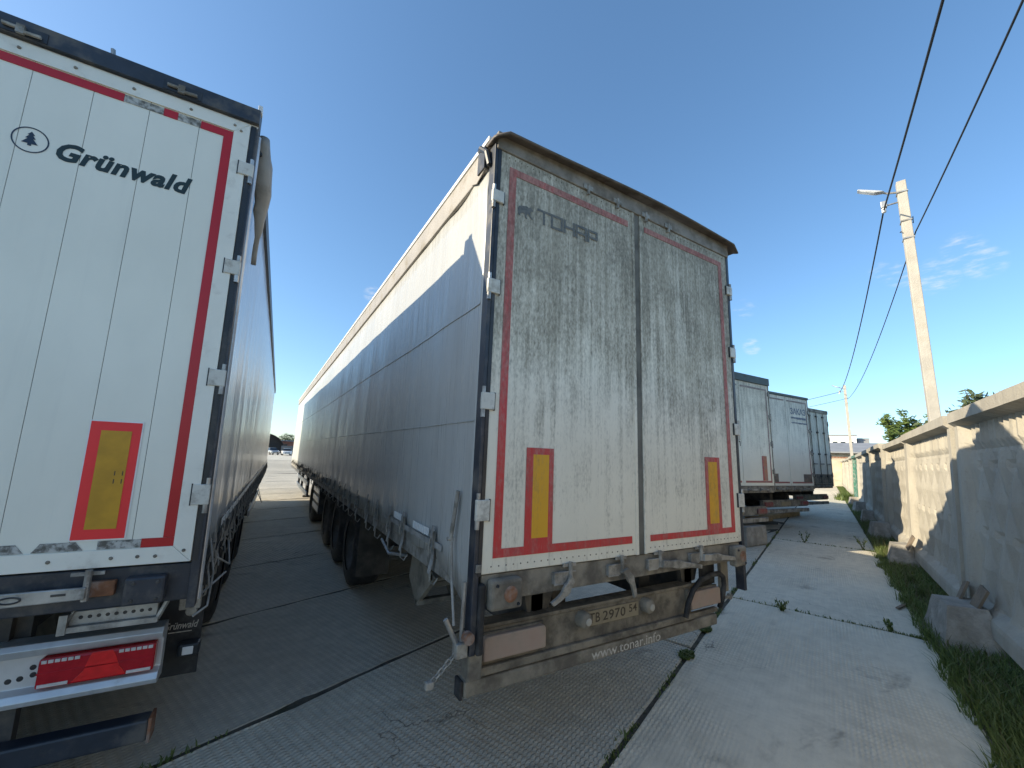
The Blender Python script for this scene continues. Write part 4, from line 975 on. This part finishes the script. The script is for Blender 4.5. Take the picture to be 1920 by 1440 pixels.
# ------------------------------------------------------------ poles and cables
def pole(u,n,h,label,lamp=True,lean=0.,zoff=0):
    p=UN(u,n); t=thing('utility_pole',label,'pole',(p.x,p.y,-.09),TH,'concrete utility poles')
    mb=MB(); a,b=.125,.085; a2,b2=.085,.075
    mb.add([(-a,-b,0),(a,-b,0),(a*.82,b,0),(-a*.82,b,0),(-a2,-b2,h),(a2,-b2,h),(a2*.8,b2,h),(-a2*.8,b2,h)],[(3,2,1,0),(4,5,6,7),(0,1,5,4),(1,2,6,5),(2,3,7,6),(3,0,4,7)])
    sh=mk('shaft',mb,'pole',t,.012)
    for z in (h-.28,h-.95,h-1.35):
        q=MB().box(-a2-.012,a2+.012,-b2-.012,b2+.012,z,z+.03); mk('band_clamp',q,'galv',t)
    mb=MB(); mb.tube([(0,b2,h-.45),(-.02,b2+.22,h-.47)],.018,8); mb.box(-.05,.05,b2+.18,b2+.28,h-.50,h-.36); mk('cable_bracket',mb,'galv',t,.006)
    mk('insulator',MB().lathe([(0,.0),(0,.03),(.03,.045),(.05,.028),(.08,.045),(.11,.02),(.12,0)],(-.02,b2+.24,h-.62),14,'z'),'porcelain',t,0,True)
    mk('insulator',MB().lathe([(0,.0),(0,.03),(.03,.045),(.05,.028),(.08,.04),(.10,0)],(a2+.03,-b2,h-1.32),14,'z'),'porcelain',t,0,True)
    mk('tie_wire',MB().tube([(-a2-.02,-b2-.02,h-.9),(0,-b2-.03,h-1.0),(a2+.02,-b2-.02,h-.93),(a2+.03,b2+.02,h-1.1),(-a2-.02,b2+.02,h-1.2)],.008,6),'wire',t)
    mb=MB(); mb.tube([(a2,0,h-.1),(a2+.05,0,h+.05),(a2+.09,0,h-.05),(a2+.06,.02,h-.3)],.012,6); mk('jumper_cable',mb,'wire',t)
    mb=MB(); mb.tube([(a*.75,0,h*.46),(a*.75+.06,0,h*.465),(a*.75+.08,0,h*.455),(a*.75+.05,0,h*.448),(a*.75,0,h*.449)],.008,6); mk('wire_loop',mb,'wire',t)
    if lamp:
        mk('lamp_arm',MB().tube([(0,b2,h-.22),(.0,b2+.16,h-.18),(-.02,b2+.26,h-.12)],.022,8),'galv',t)
        hd_=mk('lamp_head',MB().prism([(b2+.20,h-.15),(b2+.30,h-.09),(b2+.62,h+.06),(b2+.64,h+.04),(b2+.33,h-.13)],-.09,.05,'x'),'ledhead',t,.01)
        mk('lamp_diffuser',MB().prism([(b2+.36,h-.118),(b2+.60,h+.016),(b2+.60,h+.010),(b2+.36,h-.124)],-.08,.04,'x'),'lampface',hd_)
    return t
pole(9.45,-3.30,8.08,'tall pale concrete utility pole with street lamp standing behind the fence')
pole(34.9,-3.08,7.75,'slim distant concrete utility pole at the far end of the fence')
pole(-16.0,-3.28,8.08,'pale concrete utility pole behind the fence, out of view behind the camera')
def cable(pts,sag,r,label):
    P=[]
    for a,b in zip(pts[:-1],pts[1:]):
        a=Vector(a);b=Vector(b)
        for k in range(28):
            q=k/28; p=a.lerp(b,q); p.z-=4*sag*q*(1-q); P.append(p)
    P.append(Vector(pts[-1])); o=mk('overhead_cable',MB().tube(P,r,6),'wire',None,0,True); tag(o,label,'cable','overhead cables')
def UP(u,n,z): p=UN(u,n,z); return tuple(p)
cable([UP(-16,-3.0,7.45),UP(9.45,-2.98,7.42),UP(34.9,-2.80,7.2)],.55,.017,'thick black overhead cable clamped to the bracket beside the pole top')
cable([UP(-16,-3.42,6.85),UP(9.45,-3.42,6.78),UP(34.9,-3.2,6.7)],.55,.012,'thinner black overhead cable passing behind the pole')
cable([UP(34.9,-2.8,7.2),(46.0,36.0,6.6)],.35,.016,'upper thin cable running left from the distant pole')
cable([UP(34.9,-3.1,6.7),(46.5,35.6,6.1)],.35,.013,'lower thin cable running left from the distant pole')
t=thing('utility_pole','distant concrete pole hidden behind the row of trailers','pole',(46.2,36,-.09),.3,'concrete utility poles')
mk('shaft',MB().add([(-.12,-.09,0),(.12,-.09,0),(.1,.09,0),(-.1,.09,0),(-.085,-.07,7),(.085,-.07,7),(.07,.07,7),(-.07,.07,7)],[(3,2,1,0),(4,5,6,7),(0,1,5,4),(1,2,6,5),(2,3,7,6),(3,0,4,7)]),'pole',t)

# ------------------------------------------------------------ trees beyond the fence
def tree(loc,h,r,label,mat,seed,shoots=16,leaves=150,up=.75):
    rs=random.Random(seed); t=thing('tree',label,'tree',(*loc,-.09),0,'trees behind the fence')
    tr=MB(); top=Vector((0,0,h*.62)); tr.tube([(0,0,0),(.03,.02,h*.3),top],.07,9,[.10,.08,.05]); mk('trunk',tr,'bark',t)
    lm=MB(); v=[];f=[]
    for k in range(shoots):
        a=2*math.pi*k/shoots+rs.uniform(-.3,.3); el=rs.uniform(.3,1.4); ln=rs.uniform(.6,1.)*r*(1.15 if el<.7 else 1.)
        s=Vector((0,0,h*rs.uniform(.42,.62))); d=Vector((math.cos(a)*math.cos(el),math.sin(a)*math.cos(el),math.sin(el)*up))
        e=s+d*ln*1.25; e.z=min(e.z,h)
        if loc[0]>0 and loc[0]<60 and -(loc[0]+e.x)*SU+(loc[1]+e.y)*CU>-3.1: ln*=.4; e=s+d*ln*1.25
        mid=s.lerp(e,.5)+Vector((0,0,.08*r)); lm.tube([s,mid,e],.02,6,[.035,.02,.006])
        subs=[(s,mid,e)]
        for j in range(4):
            q=rs.uniform(.35,.9); b=s.lerp(e,q); d2=(d+Vector((rs.gauss(0,.6),rs.gauss(0,.6),rs.uniform(0,.8)))).normalized(); e2=b+d2*ln*.38; e2.z=min(e2.z,h*1.02)
            lm.tube([b,b.lerp(e2,.5),e2],.01,5,[.014,.009,.003]); subs.append((b,b.lerp(e2,.5),e2))
        for (b,m_,e2) in subs:
            for j in range(leaves//5):
                q=rs.random()**.6; p=b.lerp(e2,.15+.85*q)+Vector((rs.gauss(0,1),rs.gauss(0,1),rs.gauss(0,1)))*r*.045
                n1=Vector((rs.gauss(0,1),rs.gauss(0,1),rs.gauss(0,.6))).normalized(); n2=n1.orthogonal().normalized(); s1=rs.uniform(.05,.095)*(.6+.4*r); s2=s1*.38; o=len(v)
                v+=[tuple(p-n1*s1),tuple(p+n2*s2),tuple(p+n1*s1),tuple(p-n2*s2)]; f.append((o,o+1,o+2,o+3))
    mk('limbs',lm,'bark',t)
    me=bpy.data.meshes.new('crown'); me.from_pydata(v,[],f); link('crown',me,mat,t)
tree((19.6,3.35),4.85,1.35,'leafy bright green tree over the fence left of the near pole','leaf',4,22,200)
tree((13.0,.18),4.2,1.3,'small grey-green tree tip over the fence right of the near pole','leaf2',9,15,170,1.)
tree((15.5,1.0),3.95,.9,'small shrub crown showing just right of the near pole','leaf2',12,9,120)

# ------------------------------------------------------------ far end on the right
w=thing('end_wall','sunlit beige concrete wall closing the far end of the lane','wall',(0,0,0),TH)
for k in range(6):
    n=-6+4.1*k; bx('panel',(53.0,53.18,n,n+4.02,-.05,2.75),'beige',w,.03)
    bx('post',(52.85,53.2,n-.14,n+.0,-.05,2.85),'beige',w,.02)
bx('rusty_coping',(52.8,53.25,-6,18.6,2.86,3.02),'rust',w)
bx('yellow_board',(52.93,52.995,-3.9,-2.9,.95,2.5),'yellowsign',w)
bd=thing('long_shed','long low beige shed with grey sheet roof beyond the end wall','building',(0,0,0),TH)
bx('wall',(60,72,-40,22,-.1,3.6),'beige',bd); mk('roof',MB().prism([(59.2,3.6),(59.2,3.75),(66,5.1),(72.8,3.75),(72.8,3.6)],-41,23,'y'),'greyroof',bd)
for k in range(9): bx('window',(59.96,60.0,-30+6*k,-28.4+6*k,1.3,2.6),'carglass',bd)
bd=thing('white_building','distant flat white building above the shed roof','building',(0,0,0),TH)
bx('wall',(150,165,-9.3,.5,-.1,11.2),'whitewall',bd); bx('roof',(149.8,165.2,-9.5,.7,11.2,11.45),'greyroof',bd)
for k in range(5):
    for j in range(3): bx('window',(149.95,149.998,-8.6+1.8*k,-7.5+1.8*k,2+3*j,3.5+3*j),'carglass',bd)
bx('stair_tower',(152,158,-12.2,-9.6,-.1,10.6),'greyroof',bd)
# weeds and scrap by the far fence
for (u,n,lb) in ((30,-2.5,'dark tuft of scrap and weeds at the far foot of the fence'),):
    pts=[]; rs=random.Random(4); c=UN(u,n)
    for k in range(500): pts.append((rs.gauss(0,.5),rs.gauss(0,.25),0))
    o=blades('weed_tuft','grass',pts,h=(.2,.6),w=.02,seed=6,lean=.8); tag(o,lb,'weeds'); o.location=(c.x,c.y,-.05); o.rotation_euler.z=TH

# ------------------------------------------------------------ far end through the gap on the left
hg=thing('arched_hangar','dark arched metal hangar with open end at the far side of the yard','hangar',(-1.6,128,0))
mb=MB(); n=28; Rr=5.35; pr=[]
pts=[(Rr*math.cos(math.pi*k/n),Rr*math.sin(math.pi*k/n)) for k in range(n+1)]; inn=[((Rr-.15)*math.cos(math.pi*k/n),(Rr-.15)*math.sin(math.pi*k/n)) for k in range(n,-1,-1)]
mb=MB(); v=[];f=[]
for y in (0,24):
    for (x,z) in pts: v.append((x,y,z-.1))
    for (x,z) in inn[::-1]: v.append((x,y,z-.1))
m=n+1
for k in range(n): f+=[(k,k+1,2*m+k+1,2*m+k),(m+k,3*m+k,3*m+k+1,m+k+1),(k,m+k,m+k+1,k+1),(2*m+k,2*m+k+1,3*m+k+1,3*m+k)]
mb.add(v,f); mk('shell',mb,'hangar',hg); mk('back_wall',MB().prism([(a,b-.1) for a,b in pts],23.5,24.0),'hangarin',hg)
mk('inside_shade_sheet',MB().prism([(a*.98,b*.98-.1) for a,b in pts if b>=0],.9,1.0),'hangarin',hg)  # near-black sheet stands in for the shade inside the open end
bd=thing('brick_building','long low red brick building behind the parked cars','building',(0,0,0))
bx('wall',(2.0,40,150,160,-.1,3.5),'brick',bd); bx('roof',(1.6,40.4,149.6,160.4,3.5,3.8),'greyroof',bd)
for k in range(8): bx('window',(3.2+4*k,4.9+4*k,149.95,149.998,1.2,2.6),'carglass',bd)
o=tag(bx('sheet_fence',(2.2,30,112,112.08,-.1,2.0),'fargrey',None),'dark grey sheet fence behind the parked cars','fence')
rs=random.Random(31)
for k,(x,y,h) in enumerate(((6,185,7.0),(12,190,8.0),(-1.0,190,5.5),(19,188,7.0))):
    t=thing('tree',['grey-green tree over the brick building','taller grey-green tree right over the brick building','low tree beside the arched hangar','round tree at the right end of the brick building'][k],'tree',(x,y,-.1),0,'trees far across the yard')
    mk('trunk',MB().tube([(0,0,0),(0,0,h*.6)],.2,8,[.25,.12]),'bark',t); v=[];f=[]
    for j in range(2600):
        d=Vector((rs.gauss(0,1),rs.gauss(0,1),rs.gauss(0,1))).normalized()*rs.random()**.4
        p=Vector((d.x*3.2,d.y*3.2,h*.62+d.z*h*.38)); p+=Vector((mnoise.noise(p*.7),mnoise.noise(p*.7+Vector((5,2,1))),mnoise.noise(p*.8)))*1.0
        n1=Vector((rs.gauss(0,1),rs.gauss(0,1),rs.gauss(0,1))).normalized(); n2=n1.orthogonal(); o=len(v); s_=rs.uniform(.1,.2)
        v+=[tuple(p-n1*s_),tuple(p+n2*s_*.6),tuple(p+n1*s_),tuple(p-n2*s_*.6)]; f.append((o,o+1,o+2,o+3))
    me=bpy.data.meshes.new('crown'); me.from_pydata(v,[],f); link('crown',me,'leaf2',t)
def car(x,y,rz,mat,label):
    t=thing('parked_car',label,'car',(x,y,-.02),rz,'cars across the yard')
    b=[(-2.1,.28),(-2.15,.62),(-2.05,.84),(-1.15,.94),(1.35,.94),(2.05,.86),(2.12,.5),(2.05,.28)]
    mb=MB(); mb.prism(b,-.86,.86,'x'); body=mk('body',mb,mat,t,.07,True)
    mb=MB(); prof=[(-1.2,.93,.80),(-.55,1.42,.62),(.75,1.45,.62),(1.55,.93,.80)]; v=[]
    for (yy,z,hw) in prof: v+=[(-hw,yy,z),(hw,yy,z)]
    mb.add(v,[(0,1,3,2),(2,3,5,4),(4,5,7,6),(0,2,4,6),(1,7,5,3),(0,6,7,1)]); cb=mk('cabin',mb,'carglass',t,.03)
    bx('roof',(-.60,.60,-.52,.72,1.42,1.475),mat,cb,.02)
    for sx in (-1,1):
        for yy in (-1.3,1.3): mk('wheel',MB().lathe([(-.1,.0),(-.1,.30),(-.08,.33),(.08,.33),(.1,.30),(.1,.0)],(sx*.78,yy,.33),18),'tyre',t)
        bx('headlight',(sx*.68-.14,sx*.68+.14,-2.16,-2.06,.62,.76),'whitelens',body,.02)
    bx('grille',(-.45,.45,-2.17,-2.1,.42,.62),'black',body,.01); bx('number_plate',(-.26,.26,-2.185,-2.165,.36,.47),'reflw',body)
car(2.85,97,.05,'carwhite','white car parked facing the camera across the yard'); car(.15,100,.35,'cargrey','silver car parked beside the arched hangar')
